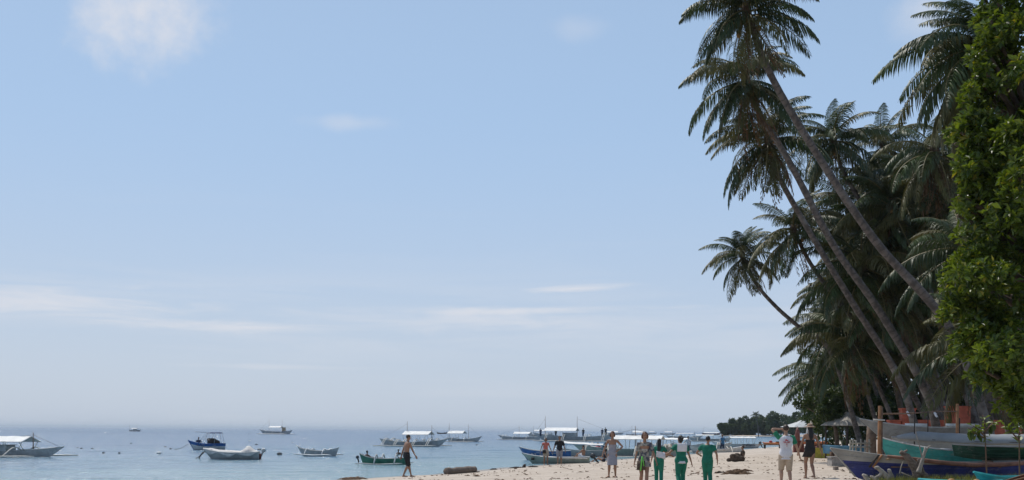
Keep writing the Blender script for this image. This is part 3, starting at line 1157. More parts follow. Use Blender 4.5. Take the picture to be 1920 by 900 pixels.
_c = MIXC(SMOOTH(_v.outputs[0], 0.62, 0.64, t=_t), _c, (0.10, 0.10, 0.05), t=_t)
_t.links.new(_c, _b.inputs['Base Color'])
_b.inputs['Roughness'].default_value = 0.85
CL['pattern'] = _m


def ik(a, t, l1, l2, pole):
    a, t, pole = Vector(a), Vector(t), Vector(pole)
    d = t - a
    L = d.length
    mx = (l1 + l2) * 0.999
    if L > mx:
        d *= mx / L
        L = mx
        t = a + d
    x = (l1 * l1 - l2 * l2 + L * L) / (2 * L)
    h = math.sqrt(max(0, l1 * l1 - x * x))
    u = d / L
    pp = pole - u * pole.dot(u)
    pp = pp.normalized() if pp.length > 1e-6 else frame(u)[0]
    return a + u * x + pp * h, t


def person(label, loc, rz, h=1.7, fem=False, skin='tan', hair='black', hs='short', clothes=(), voxel=0.016, pelvis=(0, 0, .525), lean=(0, 0), footl=(-.06, .0, .04), footr=(.06, .0, .04),
           handl=(-.165, .06, .485), handr=(.165, .05, .485), kneel=(0, 1, 0), kneer=(0, 1, 0), elbl=(-.3, -1, 0), elbr=(.3, -1, 0), look=(0, 1, 0), side=(1, 0, 0), group='people on the beach',
           toel=(0, 1, 0), toer=(0, 1, 0), fingers=True, stout=1.0, face=True):
    root = thing('person', label, 'person', loc, rz, group)
    S = lambda v: Vector(v) * h
    k = stout
    pv = S(pelvis)
    sp = Vector((lean[0], lean[1], 1)).normalized()
    side = Vector(side).normalized()
    fwd = sp.cross(side) * 1.0
    fwd = sp.cross(side)
    up = sp
    sh = pv + sp * 0.288 * h
    shw = (0.098 if fem else 0.113) * h * (0.5 + 0.5 * k)
    hipw = 0.052 * h
    hd = Vector(look).normalized()
    body = MB()

    def trs(prof, infl=1.0, add=0.0):
        out = []
        for s, rx, ry in prof:
            c = pv + sp * (s * h)
            bow_ = 0.012 * h * math.sin(max(0, min(1, s / 0.29)) * math.pi)
            c = c - fwd * bow_ * 0.6
            rx, ry = rx * h * infl * k + add, ry * h * infl * k + add
            out.append([c + side * (math.copysign(abs(math.cos(a)) ** 0.8, math.cos(a)) * rx) + fwd * (math.copysign(abs(math.sin(a)) ** 0.8, math.sin(a)) * ry) for a in (2 * math.pi * j / 16 for j in range(16))])
        return out
    if fem:
        prof = [(-.055, .070, .055), (-.02, .093, .066), (.03, .092, .066), (.09, .073, .053), (.14, .072, .053), (.19, .080, .062), (.235, .084, .060), (.27, .086, .050), (.292, .06, .04), (.305, .035, .032)]
    else:
        prof = [(-.055, .068, .055), (-.02, .086, .064), (.03, .086, .062), (.09, .080, .057), (.15, .086, .060), (.21, .098, .066), (.25, .102, .062), (.278, .10, .052), (.298, .066, .042), (.312, .038, .034)]
    body.rings(trs(prof))
    hips = [pv + side * (s * hipw) - sp * 0.02 * h for s in (-1, 1)]
    shs = [sh + side * (s * shw) - sp * 0.016 * h for s in (-1, 1)]
    knees, ank = [], []
    for i, (ft, kp, toe) in enumerate(((footl, kneel, toel), (footr, kneer, toer))):
        kn, an = ik(hips[i], S(ft), .243 * h, .245 * h, kp)
        knees.append(kn)
        ank.append(an)
        kk = 0.5 + 0.5 * k
        body.tube([hips[i] + sp * .03 * h, hips[i].lerp(kn, .25), hips[i].lerp(kn, .6), kn], [.054 * h * kk, .052 * h * kk, .042 * h * kk, .031 * h], 10)
        bk = (Vector(kp).normalized() * -0.010 * h)
        body.tube([kn, kn.lerp(an, .3) + bk, kn.lerp(an, .65) + bk * .5, an, an - Vector((0, 0, .012 * h))], [.031 * h, .034 * h, .025 * h, .019 * h, .02 * h], 10)
        td = Vector(toe).normalized()
        sd_ = Vector((td.y, -td.x, 0))
        if sd_.length < .1:
            sd_ = side.copy()
        sd_.normalize()
        un = sd_.cross(td)
        dn = -un if un.z > 0 else un
        c0 = an + dn * .022 * h
        body.rings([[c0 + td * (x * h) + sd_ * (math.cos(a) * wv * h) + un * (math.sin(a) * hv * h - (0.02 - hv) * h) for a in (2 * math.pi * j / 8 for j in range(8))]
                    for x, wv, hv in ((-.032, .012, .012), (-.02, .02, .02), (.02, .022, .022), (.06, .027, .015), (.095, .026, .010), (.112, .014, .008))])
    elb, wri = [], []
    fing = MB()
    for i, (ht, ep) in enumerate(((handl, elbl), (handr, elbr))):
        e, wv = ik(shs[i], S(ht), .178 * h, .150 * h, ep)
        elb.append(e)
        wri.append(wv)
        kk = 0.6 + 0.4 * k
        f = .9 if fem else 1.0
        body.tube([sh + side * ((i * 2 - 1) * shw * .55) - sp * .012 * h, shs[i], shs[i].lerp(e, .4), e], [.034 * h * f, .033 * h * f, .028 * h * f * kk, .0215 * h * f], 9)
        body.tube([e, e.lerp(wv, .3), wv], [.0215 * h * f, .0225 * h * f, .0145 * h * f], 9)
        d = (wv - e).normalized()
        # palm and fingers: palm faces the thigh
        pn = (side * (1 - 2 * i)) - d * (side * (1 - 2 * i)).dot(d)
        pn = pn.normalized() if pn.length > .2 else frame(d)[0]
        ac = d.cross(pn).normalized()            # across the palm
        if ac.dot(fwd) < 0:
            ac = -ac
        body.rings([[wv + d * (x * h) + ac * (math.cos(a) * w_ * h) + pn * (math.sin(a) * t_ * h) for a in (2 * math.pi * j / 8 for j in range(8))]
                    for x, w_, t_ in ((-.005, .014, .011), (.02, .021, .010), (.045, .023, .009), (.056, .020, .008))])
        if fingers:
            for q, (o_, ln) in enumerate(((.016, .037), (.0055, .042), (-.005, .039), (-.015, .030))):
                b0 = wv + d * (.047 * h) + ac * (o_ * h)
                b1 = b0 + (d + pn * (.25 + .06 * q)).normalized() * ln * .55 * h
                b2 = b1 + (d + pn * (.9 + .1 * q)).normalized() * ln * .45 * h
                fing.tube([b0, b1, b2], [.0053 * h, .005 * h, .0038 * h], 6)
            b0 = wv + d * .012 * h + ac * .015 * h
            b1 = b0 + (d * .7 + ac * .7 + pn * .3).normalized() * .026 * h
            b2 = b1 + (d + ac * .2 + pn * .4).normalized() * .02 * h
            fing.tube([b0, b1, b2], [.0065 * h, .0058 * h, .0042 * h], 6)
    # neck and head
    nk = sh + sp * .012 * h
    hc = sh + sp * .055 * h + Vector((0, 0, .066 * h)) + (hd * .012 * h)
    body.tube([nk, nk.lerp(hc, .5), hc], [.034 * h, .029 * h, .03 * h], 9)
    hup = Vector((0, 0, 1))
    hs_ = hd.cross(hup)
    hs_.normalize()
    hup = hs_.cross(hd).normalized()
    H = Matrix((hs_, hd, hup)).transposed()
    Hp = lambda x, y, z: hc + H @ Vector((x * h, y * h, z * h))
    body.ell(Hp(0, -.004, .012), (.044 * h, .054 * h, .053 * h), 14, 10, 0, H)
    body.ell(Hp(0, .012, -.022), (.034 * h, .038 * h, .044 * h), 12, 8, 0, H)
    body.ell(Hp(0, .036, -.050), (.016 * h, .014 * h, .014 * h), 8, 6, 0, H)
    body.tube([Hp(0, .046, .012), Hp(0, .058, -.012), Hp(0, .050, -.018)], [.005 * h, .009 * h, .007 * h], 6)
    for s in (-1, 1):
        body.ell(Hp(s * .045, -.004, -.004), (.007 * h, .013 * h, .018 * h), 7, 5, 0, H)
    remesh(body, 'body', SKIN[skin], root, voxel, 2, fing if fingers else None)
    if face:
        for s in (-1, 1):
            MB().ell(Hp(s * .0175, .0445, .004), (.0065 * h, .005 * h, .0045 * h), 8, 5, 0, H).build('eye', EYE, root)
        MB().ell(Hp(0, .0485, -.034), (.014 * h, .006 * h, .0045 * h), 8, 5, 0, H).build('lips', LIP, root)
    hm = HAIR[hair]
    if hs != 'bald':
        hb = MB()
        hb.ell(Hp(0, -.014, .022), (.0495 * h, .056 * h, .055 * h), 14, 10, 0, H)
        if hs in ('bob', 'long', 'bun'):
            hb.ell(Hp(0, -.022, -.01), (.050 * h, .044 * h, .055 * h), 12, 8, 0, H)
        if hs == 'bob':
            for s in (-1, 1):
                hb.tube([Hp(s * .04, .01, .03), Hp(s * .049, -.004, -.02), Hp(s * .044, -.004, -.055)], [.016 * h, .018 * h, .010 * h], 7)
        if hs == 'long':
            b0 = Hp(0, -.04, 0)
            hb.tube([b0, sh - fwd * .055 * h + sp * .03 * h, sh - fwd * .068 * h - sp * .05 * h, sh - fwd * .062 * h - sp * .13 * h],
                    [(.042 * h, .026 * h), (.046 * h, .022 * h), (.042 * h, .018 * h), (.012 * h, .010 * h)], 10, 0, True, fwd)
        if hs == 'bun':
            hb.ell(Hp(0, -.07, .02), (.026 * h,) * 3, 8, 6, 0, H)
        remesh(hb, 'hair', hm, root, max(voxel * .75, .011), 1)

    def limb(b, pts, rr, n=10):
        b.tube(pts, rr, n)
    for c in clothes:
        kind, cm = c[0], c[1]
        m = CL[cm]
        b = MB()
        vx = voxel
        if kind == 'shirt':
            sl, hem = c[2], c[3]
            pr = [p for p in prof if hem < p[0] < .296]
            e0 = [p for p in prof if p[0] <= hem][-1] if any(p[0] <= hem for p in prof) else prof[0]
            pr = [(hem, max(e0[1], pr[0][1]) * 1.02, max(e0[2], pr[0][2]) * 1.04)] + pr
            if hem < -.05:
                pr = [(pr[0][0], pr[0][1] * 1.1, pr[0][2] * 1.16)] + [(a_, b_ * (1.08 if a_ < .06 else 1), c_ * (1.12 if a_ < .06 else 1)) for a_, b_, c_ in pr[1:]]
            pr = pr + [(.302, .05, .040)]
            b.rings(trs(pr, 1.09, .006))
            for i in (0, 1):
                if sl > 0:
                    a0 = sh + side * ((i * 2 - 1) * shw * .5) - sp * .014 * h
                    pth = [a0, shs[i], shs[i].lerp(elb[i], min(1, sl))]
                    r_ = [.044 * h, .043 * h, .040 * h]
                    if sl > 1:
                        pth += [elb[i].lerp(wri[i], sl - 1)]
                        r_ = [.044 * h, .042 * h, .034 * h, .027 * h]
                    if len(c) > 4:
                        bb = MB()
                        bb.tube([p for p in pth], r_, 10)
                        remesh(bb, 'sleeve', CL[c[4]], root, vx, 1)
                        if i == 1:
                            pass
                    else:
                        b.tube(pth, r_, 10)
                else:
                    b.tube([sh + side * ((i * 2 - 1) * shw * .6) - sp * .05 * h + fwd * .03 * h, sh + side * ((i * 2 - 1) * shw * .55) + sp * .016 * h, sh + side * ((i * 2 - 1) * shw * .6) - sp * .05 * h - fwd * .03 * h], .012 * h, 6)
            remesh(b, 'shirt', m, root, vx, 2)
        elif kind in ('trousers', 'shorts'):
            ln = c[2]
            b.rings(trs([(-.06, .078, .062), (-.02, prof[1][1], prof[1][2]), (.03, prof[2][1], prof[2][2]), (.062, .084 if not fem else .08, .06)], 1.11, .006))
            for i in (0, 1):
                hp = hips[i] + sp * .02 * h
                f = c[3] if len(c) > 3 else 1.0
                if ln <= 1:
                    e_ = hips[i].lerp(knees[i], ln)
                    b.tube([hp, hips[i].lerp(knees[i], ln * .5), e_], [.066 * h, .061 * h * (.8 + .2 * f), .053 * h * f], 12)
                else:
                    e_ = knees[i].lerp(ank[i], ln - 1)
                    b.tube([hp, hips[i].lerp(knees[i], .5), knees[i], knees[i].lerp(ank[i], (ln - 1) * .5), e_], [.067 * h, .06 * h, .046 * h, .042 * h * f, .039 * h * f], 12)
            remesh(b, kind, m, root, vx, 2)
        elif kind == 'dress':
            zh, wd = c[2], c[3]
            # skirt: hangs from the hips to a hem between the knees
            mk = (knees[0] + knees[1]) / 2
            low = Vector((mk.x, mk.y, zh * h)) if len(c) < 5 else S(c[4])
            up_prof = [p for p in prof if -.03 < p[0] < .235]
            rg = trs(up_prof, 1.08, .005)
            skr = []
            c1 = pv - sp * .03 * h
            for q in range(6):
                t_ = (5 - q) / 5
                cc = c1.lerp(low, t_)
                rx = (prof[1][1] * 1.12 + (wd - prof[1][1] * 1.12) * t_) * h
                ry = (prof[1][2] * 1.15 + (wd * .74 - prof[1][2] * 1.15) * t_) * h
                skr.append([cc + side * (math.cos(a) * rx * (1 + .03 * math.sin(5 * a + q * .2) * t_)) + Vector((-side.y, side.x, 0)) * (math.sin(a) * ry) for a in (2 * math.pi * j / 16 for j in range(16))])
            b.rings(skr + rg)
            if len(c) > 5 and c[5]:
                for i in (0, 1):
                    b.tube([sh + side * ((i * 2 - 1) * shw * .5) - sp * .02 * h, shs[i], shs[i].lerp(elb[i], c[5])], [.042 * h, .041 * h, .037 * h], 10)
                b.rings(trs([p for p in prof if .2 < p[0] < .296], 1.09, .006))
            else:
                for i in (0, 1):
                    s_ = i * 2 - 1
                    b.tube([sh + side * (s_ * shw * .62) - sp * .06 * h + fwd * .045 * h, sh + side * (s_ * shw * .52) + sp * .018 * h, sh + side * (s_ * shw * .6) - sp * .06 * h - fwd * .045 * h], .011 * h, 6)
            remesh(b, 'dress', m, root, vx, 2)
        elif kind == 'hat':
            b.ell(Hp(0, -.006, .045), (.052 * h, .06 * h, .045 * h), 14, 8, 0, H)
            b.rings([[Hp(math.cos(a) * r_, -.006 + math.sin(a) * r_ * 1.1, z_) for a in (2 * math.pi * j / 18 for j in range(18))] for r_, z_ in ((.045, .04), (.105, .022), (.105, .016), (.045, .028))])
            b.build('hat', m, root)
        elif kind == 'cap':
            b.ell(Hp(0, -.008, .03), (.052 * h, .06 * h, .046 * h), 14, 8, 0, H)
            b.box(Hp(0, .07, .034), (.07 * h, .06 * h, .008 * h), 0, H)
            b.build('cap', m, root)
    root['_'] = 0
    del root['_']
    return root, dict(sh=sh, side=side, fwd=fwd, sp=sp, pv=pv, wri=wri, h=h, shw=shw, elb=elb, Hp=Hp, H=H, ank=ank)


# ------------------------------------------------------------------ palms
def tp(spec, d0, d1=None):
    """trunk points listed crown first as pixels; the foot stands on the ground at depth d0, the crown at depth d1"""
    d1 = d1 or d0
    n = len(spec)
    out = []
    for i, (px, py) in enumerate(spec):
        d = d1 + (d0 - d1) * i / (n - 1)
        out.append(P(px, py, d))
    f = out[-1]
    f.z = lz(f.x, f.y) - 0.15
    return out[::-1]


PALMS = [
    ('tallest coconut palm, its long bare trunk leaning far out towards the sea', [(1400, 18), (1440, 130), (1520, 270), (1640, 450), (1790, 632), (1880, 800)], 39, 37, dict(size=0.72, nf=28, lowf=.42, upf=.12, r0=.24, seed=3, nuts=7, dead=4, bias=None, swell=1.4)),
    ('coconut palm with its crown hanging just below the tallest crown', [(1398, 148), (1424, 212), (1482, 307), (1563, 460), (1650, 585), (1740, 745), (1768, 830)], 44, 42, dict(size=0.82, nf=27, lowf=.5, upf=.14, r0=.24, seed=8, nuts=8, dead=6, tm='ptrunk')),
    ('coconut palm with orange nuts and a crown third below the tallest', [(1440, 262), (1460, 330), (1537, 467), (1600, 570), (1690, 720), (1735, 830)], 47, 45, dict(size=0.82, nf=27, lowf=.52, upf=.12, r0=.23, seed=12, nuts=9, dead=7)),
    ('slender palm reaching out over the sand with its whole crown against the sky', [(1392, 478), (1418, 532), (1455, 575), (1497, 612), (1560, 665), (1625, 830)], 58, 58, dict(size=0.7, nf=26, lowf=.45, upf=.26, r0=.2, seed=21, nuts=3, dead=2, group='slender leaning palms')),
    ('palm with its crown close behind the slender leaning palm', [(1488, 432), (1503, 500), (1540, 580), (1605, 690), (1660, 830)], 54, 53, dict(size=0.8, nf=24, lowf=.4, upf=.2, r0=.2, seed=33, nuts=5, dead=3)),
    ('palm whose dark crown tops the thicket right of the long leaning trunk', [(1562, 262), (1565, 330), (1610, 470), (1680, 650), (1722, 830)], 52, 52, dict(size=0.82, nf=27, lowf=.4, upf=.2, r0=.2, seed=41, nuts=4, dead=3)),
    ('big palm partly hidden behind the top of the broadleaf tree', [(1858, 88), (1905, 260), (1955, 450), (2010, 830)], 30, 30, dict(size=0.84, nf=24, lowf=.42, upf=.25, r0=.2, seed=52, nuts=3, dead=2, bias=3.1)),
    ('dark upright palm in the middle of the grove with fronds fanned upwards', [(1672, 385), (1684, 460), (1700, 600), (1722, 830)], 51, 51, dict(size=1.05, nf=24, lowf=.25, upf=.5, r0=.22, seed=64, nuts=4, dead=2)),
    ('palm peeping out between the grove tops and the high sea-side fronds', [(1655, 270), (1672, 400), (1700, 600), (1745, 830)], 56, 56, dict(size=0.75, nf=20, lowf=.4, upf=.25, r0=.19, seed=71)),
    ('palm with brown hanging fronds beside the edge of the broadleaf tree', [(1752, 282), (1760, 400), (1772, 600), (1780, 830)], 46, 46, dict(size=0.85, nf=20, lowf=.55, upf=.12, r0=.2, seed=83, dead=7, tm='ptrunk2')),
    ('palm with a broad drooping crown halfway up the front of the grove', [(1618, 500), (1632, 590), (1655, 690), (1692, 830)], 52, 52, dict(size=1.12, nf=24, lowf=.5, upf=.15, r0=.2, seed=95, dead=4)),
    ('palm deep in the grove under the long leaning trunk', [(1745, 470), (1745, 580), (1760, 700), (1778, 830)], 54, 54, dict(size=1.0, nf=22, lowf=.45, upf=.2, r0=.2, seed=104, dead=3, tm='ptrunk2')),
    ('low palm with fronds hanging over the sand left of the grove', [(1585, 620), (1592, 690), (1600, 830)], 60, 60, dict(size=1.05, nf=24, lowf=.5, upf=.2, r0=.18, seed=113, dead=3, bias=2.9)),
    ('low palm behind the thatched shelters with olive drooping fronds', [(1600, 640), (1620, 710), (1650, 830)], 54, 54, dict(size=1.05, nf=15, lowf=.55, upf=.15, r0=.18, seed=127, dead=5)),
    ('lowest sea-side palm, its fronds sweeping down towards the headland', [(1562, 705), (1578, 760), (1596, 820)], 72, 71, dict(size=1.1, nf=24, lowf=.5, upf=.2, r0=.18, seed=131, dead=3, bias=3.0)),
    ('palm with straight brown trunk and a crown under the big drooping one', [(1668, 560), (1682, 660), (1712, 830)], 52, 52, dict(size=0.95, nf=22, lowf=.35, upf=.2, r0=.19, seed=144, dead=4, tm='ptrunk2')),
    ('young palm furthest along the beach end of the grove', [(1530, 700), (1540, 760), (1552, 818)], 88, 88, dict(size=.8, nf=20, lowf=.45, upf=.25, r0=.17, seed=151)),
    ('palm standing behind the wooden fence rail with a shaded crown', [(1730, 610), (1770, 720), (1795, 830)], 53, 53, dict(size=0.95, nf=13, lowf=.5, upf=.2, r0=.21, seed=163, dead=4)),
    ('shaded palm behind the middle of the broadleaf tree', [(1815, 470), (1812, 600), (1800, 830)], 42, 42, dict(size=1.0, nf=22, lowf=.4, upf=.25, r0=.2, seed=172)),
    ('shaded palm low behind the broadleaf tree near the orange wall', [(1850, 640), (1842, 740), (1836, 840)], 40, 40, dict(size=1.0, nf=20, lowf=.45, upf=.2, r0=.2, seed=183, dead=3)),
    ('palm with a crown in shadow at the heart of the grove', [(1635, 420), (1650, 540), (1685, 830)], 56, 56, dict(size=0.95, nf=22, lowf=.45, upf=.2, r0=.2, seed=194, dead=3)),
    ('palm with a bare leaning stem in front of the dark undergrowth', [(1655, 560), (1680, 690), (1715, 830)], 60, 60, dict(size=0.95, nf=4, lowf=.45, upf=.2, r0=.2, seed=203)),
    ('shaded palm filling the gap right of the drooping crown', [(1650, 480), (1665, 600), (1700, 830)], 62, 62, dict(size=1.0, nf=22, lowf=.45, upf=.2, seed=211, dead=3)),
    ('shaded palm with low crown behind the leaning trunks', [(1700, 560), (1712, 680), (1735, 830)], 58, 58, dict(size=1.0, nf=22, lowf=.5, upf=.2, seed=222, dead=3)),
    ('shaded palm high in the grove behind the brown hanging fronds', [(1722, 350), (1735, 500), (1760, 830)], 52, 52, dict(size=1.0, nf=22, lowf=.5, upf=.2, seed=233, dead=3)),
    ('shaded palm with crown just under the dark top of the thicket', [(1590, 380), (1610, 500), (1665, 830)], 58, 58, dict(size=0.9, nf=22, lowf=.5, upf=.2, seed=244, dead=3)),
    ('palm at the beach side of the grove with a ragged middle crown', [(1572, 555), (1585, 660), (1602, 830)], 66, 66, dict(size=0.8, nf=22, lowf=.5, upf=.2, seed=255, dead=2)),
    ('shaded palm between the two brown posts, its crown high in the gloom', [(1780, 380), (1782, 560), (1790, 830)], 48, 48, dict(size=1.0, nf=22, lowf=.5, upf=.2, seed=266, dead=3)),
]
for lab, spec, d0, d1, kw in PALMS:
    if PALMS.index((lab, spec, d0, d1, kw)) > 3:      # the whole grove leans towards the sea
        y0 = spec[0][1]
        spec = [(x + (y - y0) * (.30 if d0 > 40 else .12), y) for x, y in spec]
    palm(lab, tp(spec, d0, d1), **kw)

# the closed spears and spent spathes that stand up out of the slender palm
# ------------------------------------------------------------------ broadleaf tree on the right
rgT = np.random.default_rng(5)
D = 21.0
base = GS(2010, 985)
base = Vector((11.2, D + 1.0, lz(11.2, D + 1.0)))
tree = thing('broadleaf_tree', 'glossy green broadleaf tree filling the edge of the view beside the palms', 'tree', base, 0)
EDGE = [(-160, 1866), (0, 1862), (60, 1850), (110, 1852), (160, 1828), (215, 1814), (260, 1806), (310, 1824), (380, 1816), (440, 1822), (490, 1801), (528, 1768), (560, 1794), (620, 1808), (660, 1802), (690, 1852), (735, 1892), (780, 1928), (830, 1976)]


def edge_x(y):
    for (y0, x0), (y1, x1) in zip(EDGE, EDGE[1:]):
        if y0 <= y <= y1:
            return x0 + (x1 - x0) * (y - y0) / (y1 - y0)
    return 2000


lob = []
rl = random.Random(15)
for i in range(165):
    py = rl.uniform(-150, 800)
    e = edge_x(py)
    px = e + 24 + (2150 - e) * rl.random() ** 1.7
    r_ = rl.uniform(17, 42) * (1 + .5 * min(1, (px - e) / 200))
    px = max(px, e + r_ * .9)
    c = P(px, py, D + rl.uniform(-2.2, 2.6) * min(1, .25 + (px - e) / 130)) - base
    r_ = r_ * D / F
    lob.append((tuple(c), (r_ * rl.uniform(.9, 1.25), r_ * 1.2, r_ * rl.uniform(.62, .85))))
for py in range(-20, 780, 42):
    e = edge_x(py)
    r_ = rl.uniform(15, 27)
    c = P(e + r_, py + rl.uniform(-8, 8), D + rl.uniform(-.5, .5)) - base
    r_ = r_ * D / F
    lob.append((tuple(c), (r_ * 1.1, r_ * 1.3, r_ * .8)))
for k in range(46):                       # drooping sprays that break the outline
    py = rl.uniform(-60, 770)
    e = edge_x(py)
    for q in range(4):
        c = P(e + 6 - 9 * q + rl.uniform(-3, 3), py + 7 * q + rl.uniform(-3, 3), D + rl.uniform(-.6, .6)) - base
        lob.append((tuple(c), (.10, .12, .07)))
LIMBS = [lob[k] for k in range(0, len(lob), 6)]
mb = MB()
mb.tube(catmull([(0, 0, -.2), (-.1, 0, 1.6), (.1, .2, 3.2), (0, .2, 5.4), (.1, 0, 7.2)], 6), [.34 * (1 - .022 * i) for i in range(25)], 12)
mb.build('trunk', M['bark'], tree)
for (c, r_) in LIMBS:
    c = Vector(c)
    z0 = max(1.2, min(6.5, c.z - abs(c.x) * .45))
    MB().tube(catmull([(0, .1, z0), tuple(Vector((0, .1, z0)).lerp(c, .5) + Vector((0, 0, .15))), tuple(c)], 4), [.10 - .0085 * i for i in range(9)], 6).build('limb', M['bark'], tree)
cr = bpy.data.objects.new('crown', leaf_mesh('crown', lob, 10500, 0.17, 9, M['leaf'], rgT, shell=.5, spread=.9))
link(cr, tree)
cr['kind'] = 'stuff'
# single leaves in front, big enough to be told apart
pos, nrm = leaf_points([l for l in lob if l[0][0] < -1.0], 2600, rgT, 1.0)
keep = [i for i in range(len(pos)) if nrm[i][1] < 0.25]
keep = [i for i in keep if abs(((pos[i] + np.array(base))[0] / (pos[i] + np.array(base))[1]) * F + 960 - 1850) < 80][:300]
lm = []
for q in range(4):
    V, Fq, T = leaf_cloud_arrays(np.zeros((1, 3)), np.array([[0, -.5, .6]]), .21, 1, np.random.default_rng(60 + q), aspect=.5)
    T = T * 0 + (0.3, 0.6, 0.75, 0.93)[q]
    lm.append(np_mesh('leaf', V, Fq, M['leaf'], False, {'tone': T}))
rr_ = random.Random(4)
for i in keep:
    o = bpy.data.objects.new('leaf', rr_.choice(lm))
    link(o, tree)
    n_ = Vector(nrm[i])
    o.matrix_local = Matrix.Translation(Vector(pos[i]) + n_ * .05) @ (Matrix.Rotation(rr_.uniform(0, 6.28), 3, 'Z') @ Matrix.Rotation(rr_.uniform(-.6, .6), 3, 'X')).to_4x4() @ Matrix.Scale(rr_.uniform(.7, 1.15), 4)

# ------------------------------------------------------------------ round dark tree by the shelters, undergrowth, headland
def small_tree(name, label, base, lobes, nl, size, per, m, tr=.12, group=None, seed=1, cat='tree'):
    base = Vector(base)
    rt = thing(name, label, cat, base, 0, group)
    rg = np.random.default_rng(seed)
    lob = [(tuple(Vector(c) - base), r_) for c, r_ in lobes]
    cz = sum((Vector(c) for c, _ in lob), Vector()) / len(lob)
    MB().tube(catmull([(0, 0, -.2), (cz.x * .3, cz.y * .3, cz.z * .5), tuple(cz)], 5), [tr * (1 - .05 * i) for i in range(11)], 8).build('trunk', M['bark'], rt)
    lm_ = MB()
    for c, r_ in lob:
        lm_.tube([tuple(cz * .6), tuple((cz * .6 + Vector(c)) / 2 + Vector((0, 0, .1))), c], [tr * .5, tr * .35, tr * .15], 5)
    lm_.build('limbs', M['bark'], rt)
    o = bpy.data.objects.new('crown', leaf_mesh('crown', lob, nl, size, per, m, rg))
    link(o, rt)
    o['kind'] = 'stuff'
    return rt


def plobes(lst, d, depth=1.1):
    return [(P(px, py, d + dd), (r_ * d / F, r_ * d / F * depth, r_ * d / F * .85)) for px, py, r_, dd in lst]


b_ = P(1572, 815, 63)
small_tree('bushy_tree', 'round dark bushy tree between the two thatched shelters', (b_.x, b_.y, lz(b_.x, b_.y)), plobes([(1568, 755, 30, 0), (1552, 772, 20, -.5), (1590, 745, 26, .5), (1545, 750, 18, .5), (1612, 758, 24, 1), (1570, 780, 18, -.6), (1520, 752, 16, 1.5), (1500, 757, 10, 2.)], 63), 1500, .20, 8, M['bushleaf'], .16, seed=9)
b_ = P(1660, 815, 66)
small_tree('bushy_tree', 'shaded bush standing among the palm feet behind the grey boats', (b_.x, b_.y, lz(b_.x, b_.y)), plobes([(1655, 770, 26, 0), (1690, 760, 28, 1), (1630, 755, 20, 1), (1720, 775, 22, 0)], 66), 1100, .20, 8, M['bushleaf'], .14, seed=10)

# the packed back rows of the grove: one mass of crowns and stems behind the countable palms
rgP = random.Random(88)
PV, PF, PM, nb = [], [], [], 0
cache = {}
tm_ = MB()
for i in range(24):
    d = rgP.uniform(58, 82)
    px = rgP.uniform(1590, 1850)
    lo_ = 300 + max(0, (1700 - px)) * 1.5
    top = P(px, rgP.uniform(lo_, 610), d)
    fx = top.x + (top.z) * .28
    foot = Vector((fx, d, lz(fx, d) - .2))
    tm_.tube(catmull([foot, foot.lerp(top, .5) + Vector((.5, 0, 0)), top], 5), [.20 - .008 * k for k in range(11)], 7, 2)
    for k in range(25):
        t = (k + .5) / 25
        kind = 'up' if t < .2 else 'low' if t > .5 else 'mid'
        me = rgP.choice(FR[kind])
        if me.name not in cache:
            co = np.empty(len(me.vertices) * 3)
            me.vertices.foreach_get('co', co)
            tri = []
            mi_ = []
            for p in me.polygons:
                vs = list(p.vertices)
                for q in range(1, len(vs) - 1):
                    tri.append((vs[0], vs[q], vs[q + 1]))
                    mi_.append(p.material_index)
            cache[me.name] = (co.reshape(-1, 3), np.array(tri), np.array(mi_))
        co, tri, mi_ = cache[me.name]
        m4 = np.array(Matrix.Rotation(k * 2.4 + rgP.uniform(-.3, .3), 3, 'Z') @ Matrix.Rotation(rgP.uniform(-.1, .3), 3, 'Y')) * rgP.uniform(.8, 1.05)
        PV.append(co @ m4.T + np.array(top) + np.array([0, 0, .25 - .5 * t]))
        PF.append(tri + nb)
        PM.append(mi_)
        nb += len(co)
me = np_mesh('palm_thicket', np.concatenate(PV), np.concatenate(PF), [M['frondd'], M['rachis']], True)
me.polygons.foreach_set('material_index', np.concatenate(PM).astype(np.int32))
o = bpy.data.objects.new('palm_thicket', me)
link(o)
tag(o, 'packed back rows of shaded palm crowns that read as one dark mass', 'thicket', kind='stuff')
tm_.m = [0] * len(tm_.m)
o2 = tm_.build('thicket_stems', M['bark'], o)
o2['kind'] = 'stuff'

# unbroken undergrowth behind the grove
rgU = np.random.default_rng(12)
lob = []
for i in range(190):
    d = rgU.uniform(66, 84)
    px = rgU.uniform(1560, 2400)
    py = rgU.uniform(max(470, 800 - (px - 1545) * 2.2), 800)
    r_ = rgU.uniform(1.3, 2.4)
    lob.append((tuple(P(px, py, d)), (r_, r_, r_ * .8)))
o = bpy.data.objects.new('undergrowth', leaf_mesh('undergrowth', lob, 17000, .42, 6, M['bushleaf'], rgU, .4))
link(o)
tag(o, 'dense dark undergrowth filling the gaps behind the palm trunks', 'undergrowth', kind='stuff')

def hlobes(lst, d, seed):
    r = random.Random(seed)
    out = []
    for px, py, r_, dd in lst:
        for k in range(5):
            a = r.uniform(0, 6.28)
            q = r_ * r.uniform(.3, .62)
            out.append((px + math.cos(a) * r_ * .85, py + math.sin(a) * r_ * .62, q, dd + r.uniform(-4, 4)))
        out.append((px, py + r_ * .35, r_ * .75, dd))
    return plobes(out, d)


